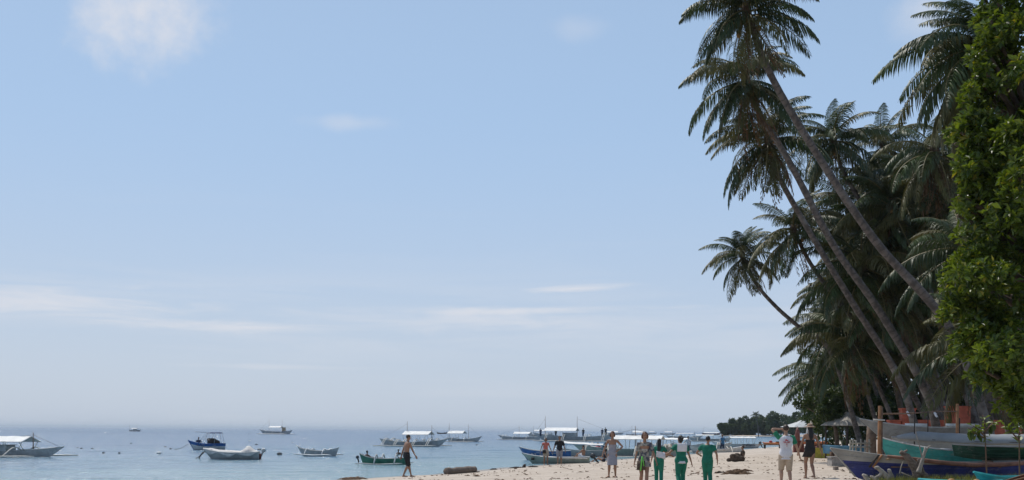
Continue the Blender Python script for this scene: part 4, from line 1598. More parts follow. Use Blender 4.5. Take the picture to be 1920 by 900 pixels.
hd_ = [('headland tree at the sea tip with an open ragged crown', [(1357, 797, 7, 0), (1368, 801, 10, 0), (1362, 807, 9, 4), (1352, 801, 4, 0)], 500),
       ('headland tree with a low dome just behind the tip', [(1383, 795, 12, 0), (1392, 802, 13, 5), (1378, 806, 11, 0)], 500),
       ('headland tree under the lone far palm', [(1405, 791, 13, 0), (1418, 796, 14, 5), (1408, 804, 13, 0)], 495),
       ('headland tree right of the lone far palm', [(1436, 788, 13, 0), (1428, 799, 14, 5), (1445, 800, 14, 0)], 485),
       ('tallest rounded tree of the headland', [(1464, 783, 17, 0), (1455, 796, 17, 4), (1474, 797, 16, 0)], 470),
       ('headland tree where the wood meets the white shade cloth', [(1492, 786, 14, 0), (1486, 798, 15, 5), (1504, 797, 14, 0)], 450),
       ('headland tree half hidden behind the first shelter roof', [(1522, 782, 18, 0), (1515, 796, 16, 0), (1535, 792, 18, 0)], 420)]
for i, (lab, lst, d) in enumerate(hd_):
    b_ = P(sum(q[0] for q in lst) / len(lst), 812, d + 4)
    small_tree('headland_tree', lab, (b_.x, b_.y, max(0.05, lz(b_.x, b_.y))), hlobes(lst, d, 40 + i), 1500, 1.05, 5, M['bushleaf'], .35, 'trees on the headland', 40 + i)
# trees continue along the bay shore behind (seen between the near things)
k0 = P(1417, 778, 452)
k1 = P(1422, 815, 452)
k1.z = lz(k1.x, k1.y)
palm('lone far coconut palm standing up above the headland wood', [k1, k1.lerp(k0, .5) + Vector((.4, 0, 0)), k0], size=.66, nf=18, lowf=.3, upf=.3, r0=.3, seed=301, dead=0, group='palms on the headland')

# sapling among the boats, weeds by the driftwood
def leafy_plant(name, label, base, stems, nl, size, seed, m='leaf', group=None):
    nl = int(nl * 1.8)
    base = Vector(base)
    rt = thing(name, label, 'plant', base, 0, group)
    rg = np.random.default_rng(seed)
    r = random.Random(seed)
    V0 = []
    for q in range(3):
        V, Fq, T = leaf_cloud_arrays(np.zeros((1, 3)), np.array([[0, -.4, .7]]), size, 1, np.random.default_rng(seed * 7 + q), aspect=.5)
        V0.append(np_mesh('leaf', V, Fq, M[m], False, {'tone': T * 0 + (.35, .6, .9)[q]}))
    for pts in stems:
        cv = catmull([Vector(p) - base for p in pts], 6)
        MB().tube(cv, [.022 * (1 - .6 * i / len(cv)) for i in range(len(cv))], 6).build('stem', M['brownwood'], rt)
        for k in range(nl):
            t = .45 + .55 * (k + r.random()) / nl
            p = cv[min(len(cv) - 1, int(t * (len(cv) - 1)))]
            o = bpy.data.objects.new('leaf', r.choice(V0))
            link(o, rt)
            o.matrix_local = Matrix.Translation(p) @ (Matrix.Rotation(r.uniform(0, 6.28), 3, 'Z') @ Matrix.Rotation(r.uniform(-.5, .3), 3, 'X')).to_4x4() @ Matrix.Scale(r.uniform(.7, 1.3), 4)
    return rt


D2 = 27.0
leafy_plant('sapling', 'broad-leaved sapling growing between the hauled-out boats', (P(1850, 850, D2).x, D2, lz(P(1850, 850, D2).x, D2)),
            [[P(1851, 905, D2), P(1848, 840, D2), P(1846, 800, D2), P(1843, 778, D2)], [P(1848, 820, D2), P(1835, 806, D2), P(1824, 798, D2)], [P(1847, 822, D2), P(1828, 812, D2), P(1815, 802, D2)], [P(1847, 810, D2), P(1858, 797, D2), P(1866, 790, D2)]], 9, .20, 3)
D2 = 25.0
leafy_plant('sapling', 'leafy seedling against the green boat at the edge of the view', (P(1911, 850, D2).x, D2, lz(P(1911, 850, D2).x, D2)),
            [[P(1912, 920, D2), P(1911, 830, D2), P(1908, 790, D2)], [P(1911, 826, D2), P(1898, 812, D2), P(1884, 800, D2)], [P(1911, 815, D2), P(1925, 800, D2), P(1935, 792, D2)]], 12, .19, 6)
# weeds and ground cover in front of the navy boat
rgW = np.random.default_rng(31)
pts = []
for i in range(520):
    px, d = 1640 + 290 * rgW.random() ** 1.2, rgW.uniform(25.2, 28.1)
    q = P(px, 870, d)
    pts.append((q.x, q.y, lz(q.x, q.y)))
pts = np.array(pts)
n = len(pts) * 9
ii = rgW.integers(0, len(pts), n)
b0 = pts[ii] + np.column_stack([rgW.normal(0, .09, n), rgW.normal(0, .09, n), np.zeros(n)])
h_ = rgW.uniform(.14, .42, n)[:, None]
dr = np.column_stack([rgW.normal(0, .4, n), rgW.normal(0, .4, n), np.ones(n)])
tipv = b0 + dr * h_
sdv = np.column_stack([rgW.normal(0, 1, n), rgW.normal(0, .6, n), np.zeros(n)])
sdv /= np.linalg.norm(sdv, axis=1)[:, None]
V = np.stack([b0 - sdv * .012, b0 + sdv * .012, tipv], 1).reshape(-1, 3)
o = bpy.data.objects.new('grass', np_mesh('grass', V, np.arange(n * 3).reshape(-1, 3), M['grassblade'], False, {'tone': np.repeat(rgW.random(n), 3)}))
link(o)
tag(o, 'sparse beach grass and weeds around the driftwood', 'grass', kind='stuff')


# ------------------------------------------------------------------ boats on the water
MOOR = 'outrigger boats moored off the beach'
FARB = 'far boats near the horizon'
# cut by the edge of the view
bangka('grey outrigger boat with a white gabled awning lying off the beach on its own', 0, 856, 11.0, -17, B=1.1, H=.42, bow=.35, stern=.3, W=2.2, arms=(-.28, -.03, .2), can=(-.30, .245, 1.10, .38, 1.9, 5, 'canvas'), masts=((.26, 1.75),),
       cabin=(-.25, .09, .5, 'greyhull'), dbl=.0)
bangka('tiny white boat furthest out towards the horizon', 253, 809.0, 8.2, -14, B=1.3, H=.7, W=2.3, arms=(-.2, .15), can=(-.25, .22, 1.7, .35, 1.9, 4), masts=((-.42, 4.6), (.1, 4.3)), group=FARB, rm='white', cabin=(-.1, .15, .9, 'palegrey'))
bangka('long outrigger boat far out with a white awning and twin poles', 517, 814.0, 14.5, 163, B=1.5, H=1.0, bow=.9, stern=.6, W=3.4, arms=(-.25, .0, .2, .36), can=(-.18, .17, 2.6, .55, 2.6, 5), masts=((-.19, 5.6), (.2, 5.9)), group=FARB,
       cabin=(-.28, -.2, 1.6, 'bamboo'), arch=.9, fr=.16, rm='white')


def skiff(label, cx, wy, L, head, cols, B=1.3, H=.5, bow=.35, transom=.8, mot=True, group='small open boats', z=-.15, name='motor_boat', at_=None, cat='boat', split=.5):
    p = G(cx, wy, 0) if at_ is None else at_
    rt = thing(name, label, cat, (p.x, p.y, z if at_ is None else p.z), R(head), group)
    mb = MB()
    st = hull(mb, L, B, H + .15, bow, .05, .12, .16, split, (0, 1, 2), transom, vee=.42, floor=.35, rim=.03)
    mb.build('hull', [M[k] for k in cols], rt, smooth=False)
    for a in (-.18, .12):
        zz, bb = sheer(st, a * L)
        MB().box((a * L, 0, zz - .14), (.3, bb * 2 - .05, .04)).build('thwart', M['palegrey'], rt)
    if mot:
        motor(rt, -L / 2 - .12, H + .05, .8)
    return rt, st


# blue speedboat with a bimini frame
rt, st = skiff('small blue and white motorboat under a dark folding sunshade', 387, 843, 3.5, 205, ('white', 'blue', 'blue'), 1.6, .58, .34, .85, False, split=.66)
sb = MB()
sb.box((-.85, 0, 1.78), (1.3, 1.4, .05))
sb.box((-.85, 0, 1.82), (1.1, 1.3, .05))
sb.build('sunshade', M['navy'], rt)
for x0, x1 in ((-1.4, -1.6), (-.25, .1), (-.8, -.6), (-.2, .8)):
    for s in (-1, 1):
        MB().tube([(x1, s * .72, .7), (x0, s * .70, 1.83)], .018, 6).build('sunshade_pole', M['palegrey'], rt)
MB().tube([(0, -.7, 1.84), (1.0, -.7, 1.9), (1.0, .7, 1.9), (0, .7, 1.84)], .02, 6).build('sunshade_rail', M['palegrey'], rt)
lp = MB()
lp.ell((-.55, 0, .95), (.52, .55, .34), 12, 8)
lp.ell((-1.0, .1, .85), (.32, .5, .25), 10, 7)
lp.ell((-.3, -.3, 1.1), (.25, .25, .2), 10, 7)
remesh(lp, 'covered_gear', M['darkwood'], rt, .05, 3)
MB().tube([(1.72, 0, .7), (2.4, .15, .3), (3.6, .3, .0)], .02, 5).build('mooring_line', M['rope'], rt)
# white skiff under a tarp
rt, st = skiff('white motorboat wrapped in a pale tarpaulin with its engine lifted at the stern', 434, 861, 3.75, 187, ('palegrey', 'palegrey', 'palegrey'), 1.45, .46, .26, .85, False)
tb = MB()
rows = []
for i in range(25):
    t = i / 24
    x = -1.8 + 3.68 * t
    zz, bb = sheer(st, max(-1.79, min(1.79, x)))
    hump = .42 * math.exp(-((x + 1.15) / .32) ** 2) + .12 * math.exp(-((x - .2) / .9) ** 2) + .10 * math.exp(-((x - 1.3) / .35) ** 2)
    row = []
    for j in range(13):
        v = j / 12 * 2 - 1
        wv = (bb + .05) if t < .97 else bb * .6 + .1
        fold = .035 * math.sin(x * 9 + 5 * abs(v)) * abs(v) + .02 * math.sin(x * 23 + j)
        sk = -.20 * max(0, abs(v) - .8) / .2 * (1 + .5 * math.sin(x * 5 + v))
        row.append((x, v * wv * (1 + .04 * math.sin(x * 14)), zz + .02 + hump * (1 - abs(v) ** 1.6) + fold + sk))
    rows.append(row)
tb.rings(rows, 0, False, False)
o = tb.build('tarpaulin', mat('pale_tarpaulin', (.60, .575, .55), .75, .25, 3.0, .6, 6), rt)
sm_ = o.modifiers.new('t', 'SOLIDIFY')
sm_.thickness = .015
motor(rt, -2.05, .50, .8, R(-22), 'palegrey')
MB().box((-1.95, .25, .3), (.12, .12, .5)).build('engine_bracket', M['redbrown'], rt)
MB().tube([(1.86, .1, .65), (2.1, .15, .3), (2.16, .15, -.05)], .05, 6).build('bow_rope', M['black'], rt)
MB().tube([(1.8, 0, .6), (2.3, -.2, .25), (2.9, -.3, .02)], .02, 5).build('mooring_line', M['rope'], rt)

bangka('small grey outrigger canoe without an awning lying alone on open water', 597, 854, 3.6, 163, B=.75, H=.38, bow=.25, stern=.28, W=1.05, arms=(-.22, .2), rm='white', col_=('greyhull', 'greyhull', 'palegrey'), group='small outrigger canoes', name='outrigger_canoe', bits=False, arch=.15, fr=.05, sprit=.15)
rt, st = bangka('green canoe with a small engine moored behind the shirtless man', 722, 871, 3.3, -14, B=.78, H=.36, bow=.12, stern=.3, W=1.0, arms=(-.1, .28), rm='palegrey', col_=('green', 'green', 'palegrey'), group='small outrigger canoes', name='outrigger_canoe', bits=False, arch=.32, fr=.03)
motor(rt, -1.72, .42, .55, R(-15))
GREENB = rt
bangka('long dark-hulled outrigger boat with a white awning beyond the shirtless man', 775, 836.5, 9.6, -20, B=1.15, H=.50, bow=.5, stern=.45, W=2.5, arms=(-.34, -.16, .1, .3), can=(-.12, .26, 1.5, .42, 2.0, 4), masts=((-.09, 3.15), (.265, 2.65)), col_=('greyhull', 'greyhull', 'palegrey'),
       arch=.45, dbl=.12, sprit=.3)
bangka('outrigger boat behind it with a small tilted white awning and a high bow', 870, 828.5, 6.8, -22, B=1.0, H=.48, bow=.55, stern=.3, W=1.9, arms=(-.25, .1), can=(-.42, .02, 1.5, .45, 1.8, 3, 'canvas'), masts=((-.42, 3.3), (.12, 3.1)), arch=.4)
bangka('dark low boat far off carrying a few sitting people', 829, 813.5, 5.5, 0, B=1.2, H=.5, W=1.8, arms=(-.2, .2), group=FARB, rm='darkwood', col_=('darkwood', 'darkwood', 'darkwood'), bits=False)
bangka('outrigger boat with two low white awnings moored left of the big tour boat', 975, 824.5, 10.5, 160, B=1.1, H=.55, bow=.5, W=2.4, arms=(-.2, .1, .34), can=(-.24, .12, 1.35, .42, 2.2, 4), masts=((.02, 3.0),), arch=.45)
bangka('small outrigger boat with a square white awning tucked behind the tour boat', 1012, 818.5, 9.0, 165, B=1.1, H=.6, W=2.2, arms=(-.2, .2), can=(-.2, .2, 1.9, .4, 2.0, 3), masts=((.25, 3.6),), arch=.5, group=FARB)
rt, st = bangka('biggest tour boat with a broad white awning between two tall masts', 1078, 827.5, 17.0, 164, B=1.8, H=.9, bow=.8, stern=.7, W=3.8, arms=(-.36, -.15, .1, .3), can=(-.03, .345, 2.05, .62, 3.4, 6), masts=((-.025, 4.9), (.35, 4.9)),
                cabin=(-.02, .14, .8, 'greyhull'), arch=.7, fr=.1, dbl=.15)
TOUR = rt
bangka('white outrigger boat with awning hidden behind the woman in the grey dress', 1150, 815.0, 12.0, -16, B=1.3, H=.7, W=2.5, arms=(-.2, .2), can=(-.28, .22, 1.35, .55, 2.3, 4), masts=((-.36, 4.6), (.3, 3.6)), group=FARB)
bangka('outrigger boat with a white awning and red flags behind the patterned dress', 1196, 818.5, 9.5, -18, B=1.3, H=.7, W=2.5, arms=(-.2, .2), can=(-.20, .22, 1.55, .6, 2.3, 4), masts=((-.24, 4.3),), group=FARB, rm='brownwood')
bangka('far white-topped boat just right of the boat with red flags', 1222, 813.5, 8.0, 0, B=1.3, H=.6, W=2.3, arms=(-.2, .2), can=(-.25, .25, 1.5, .4, 2.2, 3), masts=((-.2, 4.2),), group=FARB)
bangka('far white-topped boat above the hair of the woman in green', 1252, 815.0, 9.5, 0, B=1.3, H=.6, W=2.4, arms=(-.25, .2), can=(-.2, .25, 1.5, .4, 2.2, 3), masts=((-.1, 3.9),), group=FARB, col_=('darkwood', 'palegrey', 'palegrey'))
bangka('low outrigger boat with a flat white roof beyond the scrubs wearers', 1282, 823.0, 10.0, 164, B=1.2, H=.55, W=2.4, arms=(-.25, .0, .25), can=(-.27, .2, 1.5, .12, 2.1, 5), masts=((.3, 2.2),), col_=('darkwood', 'palegrey', 'palegrey'))
bangka('far boat with a white roof and red trim in front of the headland', 1334, 815.5, 12.0, 2, B=1.5, H=.8, W=2.7, arms=(-.2, .2), can=(-.4, .34, 1.2, .45, 2.4, 4), masts=((-.38, 5.0),), group=FARB, col_=('redbrown', 'redbrown', 'palegrey'))
bangka('far boat with a white roof behind the raised arm', 1436, 814.5, 9.0, 4, B=1.3, H=.7, W=2.4, arms=(-.2, .2), can=(-.4, .35, 1.3, .4, 2.3, 4), group=FARB, col_=('darkwood', 'redbrown', 'palegrey'))
bangka('far boat with a white roof between the strolling couple', 1487, 814.5, 8.5, 4, B=1.3, H=.7, W=2.4, arms=(-.2, .2), can=(-.35, .35, 1.3, .4, 2.3, 4), group=FARB, col_=('darkwood', 'palegrey', 'palegrey'))
rt, st = bangka('long grey outrigger boat with white float bars lying close in behind the bathers', 1178, 856.5, 9.4, 162, B=1.15, H=.62, bow=.45, stern=.4, W=2.2, arms=(-.34, -.1, .14, .34), can=(-.30, .12, 1.45, .30, 1.9, 5, 'canvas'), masts=((-.06, 2.5),), col_=('greyhull', 'sage', 'palegrey'), arch=.4, dbl=.06)
LONGB = rt
rt2, st2 = skiff('white open boat with a pale bimini roof beached behind the couple holding hands', 1092, 857, 4.2, 172, ('palegrey', 'palegrey', 'palegrey'), 1.5, .5, .3, .8, False)
canopy(rt2, -1.7, 1.5, 1.6, 1.15, .16, M['canvas'], 3, .6, M['skyblue'], False, st=st2, lean=.18)
bangka('grey outrigger boat with awning frame right of the long close-in boat', 1262, 846, 6.4, 160, B=1.0, H=.52, bow=.4, W=1.9, arms=(-.25, .0, .25), can=(-.25, .28, 1.25, .16, 1.8, 5, 'canvas'), col_=('navy', 'greyhull', 'palegrey'), arch=.35)
bangka('dark blue outrigger boat lying between the green scrubs wearers', 1315, 845, 6.6, -18, B=1.0, H=.5, bow=.45, W=1.9, arms=(-.25, .05, .28), col_=('blue', 'greyhull', 'palegrey'), arch=.35)
bangka('low outrigger boat without an awning beyond the man in blue', 1330, 828, 9.0, 166, B=1.1, H=.55, W=2.2, arms=(-.25, .0, .25), can=(-.1, .3, 1.3, .15, 2.0, 4), masts=((.33, 2.0),), col_=('greyhull', 'palegrey', 'palegrey'))
rt, st = bangka('white boat with a flat white roof and outboard engine near the seated person', 1381, 840, 6.4, 180, B=1.2, H=.50, bow=.35, stern=.05, W=1.9, arms=(), can=(-.36, .14, 1.32, .14, 1.7, 5), col_=('palegrey', 'white', 'palegrey'))
motor(rt, -3.15, .55, 1.0, R(28))
lt = MB()
for k in range(9):
    for q in range(2 + k % 2):
        lt.box((-2.2 + k * .19 + q * .05, .60, .52 + .05 * ((k + q) % 3)), (.05, .05, .16 if (k + q) % 2 else .1))
lt.build('lettering', M['black'], rt)['kind'] = 'stuff'

# at the waterline: blue boat and the sage one in front
rt, st = skiff('blue boat with pale lettering beached behind the woman in coral', 1022, 862, 3.7, 176, ('navy', 'blue', 'palegrey'), 1.35, .62, .30, .7, False)
lt = MB()
for k in range(8):
    if k == 5:
        continue
    x = -.55 + k * .2
    for dx_, dz_, w_, h_ in (((0, 0, .03, .13), (.06, .05, .09, .03)), ((0, 0, .03, .13), (.09, 0, .03, .13), (.045, 0, .08, .03)), ((.04, .05, .11, .03), (.04, 0, .03, .12)))[k % 3]:
        lt.box((x + dx_, .60, .56 + dz_), (w_, .16, h_))
lt.build('lettering', M['palegrey'], rt)['kind'] = 'stuff'
rt, st = skiff('low sage-green boat drawn up on the sand in front of the blue one', 1042, 869, 4.3, 177, ('sage', 'sage', 'palegrey'), 1.4, .36, .26, .75, False, z=-.12)
bl = MB()
bl.tube([(1.0, .52, .58), (-.2, .68, .49), (-2.0, .62, .47)], .045, 6)
bl.build('rubbing_strake', M['white'], rt)
MB().box((1.45, .44, .42), (.2, .06, .16), 0, Matrix.Rotation(R(-14), 3, 'Z')).build('hull_patch', M['darkwood'], rt)
motor(rt, -2.55, .38, .9, R(40))
SAGE = rt
bangka('pale outrigger canoe drawn up at the water edge below the man in blue', 1345, 850, 5.5, 4, B=.9, H=.4, bow=.35, W=1.5, arms=(-.2, .2), col_=('palegrey', 'white', 'palegrey'), group='small outrigger canoes', name='outrigger_canoe', arch=.25)

# floats and swimmers' markers out on the water
FL = [(197, 811.5, .55, 'w'), (298, 850, .38, 'w'), (295, 814.5, .35, 'd'), (146, 840, .22, 'd'), (153, 841, .25, 'd'), (173, 841.5, .22, 'd'), (194, 849, .2, 'd'), (224, 849.5, .2, 'd'), (246, 831.5, .25, 'd'), (310, 838.5, .28, 'd'), (320, 842, .28, 'd'),
      (468, 827, .3, 'w'), (549, 830, .28, 'w'), (467, 814, .5, 'd'), (481, 834, .35, 'd'), (486, 843.5, .35, 'd'), (524, 851.5, .4, 'd'), (894, 834.5, .28, 'd')]
FLAB = ['white mooring float nearest the horizon above the open bay', 'white mooring float on near water left of the tarped motorboat', 'pale dark-banded float close under the tiny far boat',
        'dark float first in the line right of the grey outrigger bow', 'dark float second in the line right of the grey outrigger bow', 'dark float a little apart at the end of that line', 'low dark float nearer the beach below that line',
        'low dark float beside the white mooring float', 'dark float midway between the bay middle and the blue motorboat', 'dark float just off the bow of the blue motorboat', 'dark float against the blue motorboat mooring line',
        'white float between the tarped boat and the far outrigger', 'white float above the small grey canoe', 'dark float to the left of the long far outrigger boat', 'dark float above the raised engine of the tarped boat', 'dark float just behind the tarped boat stern',
        'dark float lying between the tarped boat and the grey canoe', 'dark float near the high bow of the outrigger beyond the shirtless man']
for (px, py, r_, k), lab in zip(FL, FLAB):
    p = G(px, py, 0.0)
    r_ *= .55
    rt = thing('mooring_float', lab, 'float', (p.x, p.y, 0), 0, 'white mooring floats' if k == 'w' else 'dark mooring floats')
    MB().ell((0, 0, r_ * .12), (r_ * 1.05, r_ * .8, r_ * .55), 10, 7).build('ball', M['buoyw' if k == 'w' else 'buoyd'], rt)
    MB().tube([(0, 0, r_ * .6), (0, 0, r_ * .8)], r_ * .12, 6).build('eyelet', M['rope'], rt)

# ------------------------------------------------------------------ people
def stand(px, foot, top, extra=1.0):
    p = GS(px, foot)
    return p, (foot - top) / F * p.y / extra


def onboat(rt, v):
    bpy.context.view_layer.update()
    return rt.matrix_world @ Vector(v)


SIT = dict(pelvis=(0, 0, .06), footl=(-.08, .40, .04), footr=(.09, .38, .04), kneel=(-.1, .2, 1), kneer=(.1, .2, 1), handl=(-.14, .25, .20), handr=(.14, .25, .20))


def far_standing(label, px, py, h, cl, group='people out on the boats', rz=0, at_=None, sit=False, skin='brown', hs='short', **k):
    p = at_
    return person(label, p, rz, h, False, skin, 'black', hs, cl, .03, group=group, fingers=False, face=False, **(SIT if sit else {}), **k)


# shirtless man, walking to the right with his head down
p, hh = stand(762, 894, 815, 1.0)
person('shirtless man in dark swim shorts walking along the water edge', p, R(-62), hh, False, 'tan', 'brown', 'short', (('shorts', 'black', 1.05, 1.1),), .014,
       footl=(-.05, .14, .04), footr=(.06, -.10, .045), handl=(-.15, -.08, .47), handr=(.17, .16, .50), lean=(0, .10), look=(.1, 1, -.35), kneel=(0, 1, 0), kneer=(0, 1, 0), group='people on the beach')
# couple at the water edge, hand in hand
p2 = GS(1023, 871.5)
p3 = GS(1049, 871)
w2, i2 = person('woman in a coral top and khaki shorts hand in hand with the man in black', p2, R(188), 1.62, True, 'tan', 'brown', 'bob', (('shirt', 'coral', .25, -.03), ('shorts', 'khaki', .8, 1.1)), .015,
                footl=(-.05, .10, .04), footr=(.05, -.06, .04), handl=(-.22, .05, .49), handr=(.20, .04, .50), group='people on the beach')
person('man in a black shirt and grey shorts holding the hand of the woman in coral', p3, R(176), 1.72, False, 'tan', 'black', 'short', (('shirt', 'black', .8, -.07), ('shorts', 'greyshort', 1.05, 1.1)), .015,
       footl=(-.06, -.05, .04), footr=(.06, .10, .04), handl=(-.20, .05, .48), handr=(.22, .04, .48), group='people on the beach')
bg_ = thing('shoulder_bag', 'small dark shoulder bag carried by the woman in coral', 'bag', (p2.x - .10, p2.y - .16, p2.z + .80))
MB().box((0, 0, 0), (.22, .10, .20), 0, None, .85).build('pouch', CL['brownbag'], bg_)
MB().box((0, -.052, .04), (.20, .02, .10), 0, None, .9).build('flap', CL['black'], bg_)
MB().tube([(-.1, 0, .09), (-.02, .06, .42), (.14, .16, .60), (.22, .28, .42), (.1, .06, .09)], .011, 6).build('strap', CL['black'], bg_)
# woman in the grey dress
p, hh = stand(1148, 895, 809, 1.0)
person('woman with short auburn hair standing in a long sleeveless grey dress', p, R(172), hh, True, 'tan', 'auburn', 'bob', (('dress', 'greydress', .27, .115),), .013,
       footl=(-.07, .02, .04), footr=(.075, .0, .04), handl=(-.14, .12, .60), handr=(.21, .06, .50), elbl=(-1, -.5, -.2), look=(.15, 1, -.05), toel=(-.4, 1, 0), toer=(.5, 1, 0), group='people on the beach')
# woman in the patterned dress
p, hh = stand(1207, 919, 810, 1.0)
_, i5 = person('woman in a short patterned dress walking towards the camera', p, R(184), hh, True, 'tan', 'auburn', 'bob', (('dress', 'pattern', .40, .125, (0, .02, .40), .75),), .013,
               footl=(-.02, .14, .04), footr=(.035, -.12, .06), lean=(-.03, .04), handl=(-.19, .12, .50), handr=(.17, .02, .46), look=(.1, 1, 0), group='people on the beach')
bg_ = thing('shoulder_bag', 'black bag with a lime green strap on the woman in the patterned dress', 'bag', (p.x - .10, p.y - .22, p.z + .43 * hh))
MB().box((0, 0, 0), (.22, .10, .24), 0, None, .9).build('pouch', CL['brownbag'], bg_)
MB().box((.0, -.06, .05), (.032, .02, .38), 0, Matrix.Rotation(R(6), 3, 'Y')).build('strap', CL['lime'], bg_)
MB().box((.05, -.055, .10), (.022, .02, .24), 0, Matrix.Rotation(R(-8), 3, 'Y')).build('strap', CL['lime'], bg_)
# three women in green scrubs, seen from behind
SC = (('shirt', 'scrub', .55, -.075), ('trousers', 'scrub', 1.93, 1.05))
p, hh = stand(1235, 908, 823, 1.0)
_, i6 = person('woman in green scrubs with long black hair hanging down her back', p, R(-8), hh, True, 'tan', 'black', 'long', SC, .014,
               footl=(-.05, .14, .04), footr=(.055, -.13, .065), handl=(-.17, -.06, .49), handr=(.16, .20, .62), lean=(.02, .05), elbr=(1, -.5, -.6), group='women in green scrubs')
p, hh = stand(1277, 917, 817, 1.0)
_, i7 = person('woman in green scrubs with a white collar and apron tie reaching out to her neighbour', p, R(4), hh, True, 'tan', 'black', 'bun', SC, .014, stout=1.12,
               footl=(-.06, -.12, .06), footr=(.06, .12, .04), lean=(-.04, .03), look=(-.5, 1, 0), handl=(-.36, .02, .62), handr=(.21, .03, .47), elbl=(-.2, -.6, -.5), group='women in green scrubs')
hd7 = i7['H']
cb = MB()
rows = []
for i in range(7):
    z_ = .855 * hh - .22 * i / 6
    rows.append([(p.x - .13 + .26 * j / 8, p.y - .088 * hh - .014 - .012 * math.sin(i * .9) - .01 * math.cos((j - 4) * .5), p.z + z_) for j in range(9)])
cb.rings(rows, 0, False, False)
o = tag(cb.build('neck_cloth', CL['white']), 'white cloth hanging from the nape of the middle woman in scrubs', 'cloth')
o.modifiers.new('t', 'SOLIDIFY').thickness = .012
tb = MB()
tb.rings([[(p.x + .10 * hh * math.cos(a), p.y - .01 - .098 * hh * abs(math.sin(a)) * (1 if r_ != 1 else 1.0), p.z + z_ - .03 * math.sin(a)) for a in (math.pi * (.12 + .76 * j / 12) for j in range(13))] for r_, z_ in ((0, .545 * hh), (1, .52 * hh), (2, .50 * hh))], 0, False, False)
o = tag(tb.build('waist_pouch', CL['white']), 'white pouch tied low on the back of the middle woman in scrubs', 'pouch')
o.modifiers.new('t', 'SOLIDIFY').thickness = .03
wv = i7['wri'][0] + p
cb = MB()
rows = [[(wv.x - .16 + .24 * j / 6, wv.y - .06 - .02 * math.sin(j + i), wv.z - .02 + .15 - .16 * i / 5 - .05 * j / 6) for j in range(7)] for i in range(6)]
cb.rings(rows, 0, False, False)
o = tag(cb.build('folded_cloth', CL['white']), 'white folded cloth held out between two women in scrubs', 'cloth')
o.modifiers.new('t', 'SOLIDIFY').thickness = .02
p, hh = stand(1326, 912, 818, 1.0)
person('person in green scrubs with cropped black hair walking last in the row', p, R(-6), hh, False, 'tan', 'black', 'short', SC, .014,
       footl=(-.02, .16, .04), footr=(.055, -.12, .07), lean=(.03, .06), look=(.4, 1, -.2), handl=(-.14, .20, .62), handr=(.20, .02, .50), elbl=(-1, -.5, -.4), group='women in green scrubs', stout=1.05)
# man in the white shirt with green sleeves, hand on his head
p, hh = stand(1473, 912, 797, 1.0)
_, i12 = person('man in a white shirt with green sleeves and khaki shorts, hand raised to his head', p, R(-4), hh, False, 'fair', 'brown', 'short', (('shirt', 'white', .62, -.085, 'sleeve'), ('shorts', 'khaki', 1.08, 1.2)), .013,
                footl=(-.06, .05, .04), footr=(.075, -.05, .04), handl=(-.07, .06, .935), handr=(.245, .05, .46), elbl=(-1, .0, .25), elbr=(.6, -1, 0), group='people on the beach')
sp_ = MB()
for x, z, w_, h_ in ((-.02, .755, .05, .05), (.02, .75, .04, .03), (-.06, .727, .09, .016), (.06, .727, .10, .014), (0, .715, .2, .012), (.0, .69, .03, .035), (.0, .66, .018, .03)):
    sp_.box((x, -.078 * hh - .012, z * hh), (w_ * .8, .02, h_ * .8))
o = sp_.build('shirt_print', CL['redprint'], _)
o['kind'] = 'stuff'
# woman in the black dress and hat
p, hh = stand(1518, 897, 796, 1.0)
person('woman in a short dark dress and sun hat strolling beside the man in white', p, R(5), hh, True, 'tan', 'black', 'long', (('dress', 'blackdress', .395, .125), ('hat', 'hat')), .013,
       footl=(-.03, .11, .04), footr=(.05, -.10, .06), lean=(.02, .03), handl=(-.185, .09, .49), handr=(.24, .02, .475), elbr=(.6, -1, 0), group='people on the beach')
# further off
p = GS(1355, 848)
person('man in a blue shirt and dark trousers bending over at the water edge', p, R(30), 1.72, False, 'brown', 'black', 'short', (('shirt', 'blueshirt', .7, -.08), ('trousers', 'darkblue', 1.6, 1.1), ('cap', 'hat')), .022, fingers=False,
       footl=(-.07, .08, .04), footr=(.07, -.08, .04), handr=(.30, .05, .50), lean=(0, .08), group='people on the beach')
p = GS(1290, 850.5)
person('person in a pale top wading behind the women in scrubs', p, R(20), 1.66, False, 'brown', 'black', 'short', (('shirt', 'palecloth', .6, -.06), ('shorts', 'darkblue', 1.0, 1.1)), .022, fingers=False, handl=(-.28, .1, .55), group='people on the beach')
p = GS(1391, 865)
person('person sitting on the sand leaning on a dark bundle of bags', p, R(60), 1.62, False, 'tan', 'brown', 'short', (('shirt', 'brownbag', .6, -.05), ('shorts', 'darkblue', .9, 1.1)), .018, fingers=False, pelvis=(0, 0, .06), footl=(-.10, .42, .04), footr=(.1, .44, .04),
       kneel=(-.1, .2, 1), kneer=(.1, .2, 1), handl=(-.2, -.1, .04), handr=(.12, .25, .22), lean=(0, -.12), group='people on the beach')
q = GS(1379, 866)
bn_ = MB()
for dx_, dy_, dz_, r_ in ((0, 0, .18, .3), (.3, .05, .16, .26), (-.15, -.05, .32, .2), (.1, .1, .36, .2), (-.35, .05, .1, .16)):
    bn_.ell((dx_, dy_, dz_), (r_, r_ * .8, r_ * .72), 10, 7)
o = remesh(bn_, 'bag_bundle', CL['brownbag'], None, .035, 2)
o.location = q
tag(o, 'heap of dark bags on the sand beside the sitting person', 'bags')
p = GS(1132, 866)
